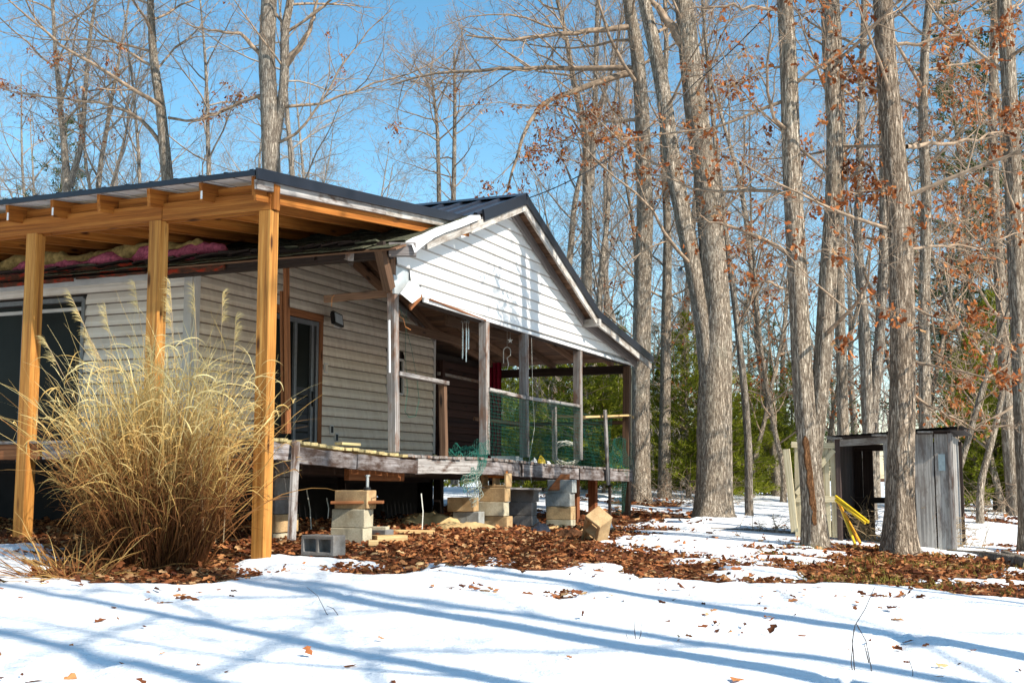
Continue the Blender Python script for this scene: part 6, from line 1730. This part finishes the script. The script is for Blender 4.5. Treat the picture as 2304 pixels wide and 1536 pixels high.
PP = np.stack(PP, 1); tn = np.clip((-.12 + .5 * r_.random(nl))[:, None] + np.clip(PP[:, :, 2] / 1.7, 0, 1) * .72, 0, 1)
ribbons(PP, .0048 * r_.uniform(.6, 1.3, nl), tn, 'leaves', clump, seed=13)
rp = random.Random(5)
for (bx, by), (tx, ty) in (((400, 1230), (140, 690)), ((300, 1200), (225, 722)), ((380, 1200), (298, 668)), ((330, 1240), (75, 785)), ((420, 1200), (385, 668)), ((440, 1200), (382, 708)), ((470, 1200), (445, 680)), ((400, 1240), (335, 790)), ((420, 1220), (200, 800)),
                         ((500, 1220), (515, 690)), ((520, 1220), (548, 740)), ((380, 1240), (180, 770))):
    Yp = gc.y + rp.uniform(-.25, .25); a = W(bx, by, Yp); b_ = W(tx, ty, Yp); side = -1 if tx < 420 else (1 if rp.random() < .4 else -1)
    mid = a.lerp(b_, .55) + Vector((.0, 0, .08)); pts = []
    for k in range(9):
        t = k / 8; pts.append(a * (1 - t) ** 2 + mid * 2 * t * (1 - t) + b_ * t * t)
    mb = MB(); mb.tube([p_ - gc for p_ in pts], [.006 - .0004 * k for k in range(9)], 4)
    stem = link('plume', new_mesh('plume', mb.v, mb.f), M_['plume'] if 'plume' in M_ else M_['straw'], clump)
    # feathery head: fine curved hairs falling to one side
    n_ = 70; rq = np.random.default_rng(int(tx + ty)); hd = (pts[-1] - pts[-2]).normalized(); s_ = rq.random(n_)
    base = np.array([list(pts[-2].lerp(pts[-1], min(1, x * 1.0)) - gc) for x in s_]); base += np.array(hd)[None] * (s_[:, None] * .06)
    d = np.tile(np.array(hd), (n_, 1)) + rq.normal(size=(n_, 3)) * .28; d[:, 0] += side * .35; PP = [base]; p = base
    for i in range(6):
        d[:, 2] -= .13; d[:, 0] += side * .07; d /= np.linalg.norm(d, axis=1)[:, None]; p = p + d * (.017 * (.5 + .9 * rq.random(n_)))[:, None]; PP.append(p)
    ribbons(np.stack(PP, 1), np.full(n_, .0013), np.full(n_, .85) + rq.normal(size=n_) * .08, 'plume_hairs', stem, seed=int(tx), kind=None)
# a second thin drooping tuft at the left front
g2 = GW(150, 1300); P, wd, tn = blades(150, .3, .7, 1.55, 8, .4, 9, .004, .3, .8, lean=(-.3, -.1))
o = ribbons(P, wd, tn, 'flattened_grass', None, seed=9, M=Matrix.Translation(g2)); tag(o, 'flattened straw coloured grass lying on the snow left of the big clump', 'grass', kind='stuff')
# torn strip on the twin oak
for o_ in [x for x in bpy.data.objects if x.type == 'EMPTY' and 'torn orange scar' in x.get('label', '')]:
    bs = o_.matrix_basis.translation; mb = MB(); pts = [(1812, 980, 3), (1814, 992, 13), (1817, 1015, 11), (1818, 1035, 14), (1823, 1062, 12), (1824, 1085, 15), (1828, 1110, 11), (1829, 1132, 15), (1833, 1150, 8), (1832, 1168, 11), (1836, 1185, 5), (1836, 1200, 8), (1838, 1216, 2)]
    i0 = 0
    for (px, py, w_) in pts:
        for s_ in (-1, 1): mb.v.append(W(px + s_ * w_ / 2, py, 15.2 - .150 - .008 * (w_ > 8)) - bs)
    m_ = len(mb.v)
    for k in range(len(pts)):
        for s_ in (0, 1): mb.v.append(mb.v[2 * k + s_] + Vector((0, .06, 0)))
    for k in range(len(pts) - 1):
        a = 2 * k; mb.f += [(a, a + 1, a + 3, a + 2), (a, a + 2, m_ + a + 2, m_ + a), (a + 1, m_ + a + 1, m_ + a + 3, a + 3)]
    mb.build('torn_bark_scar', M_['torn'], o_)
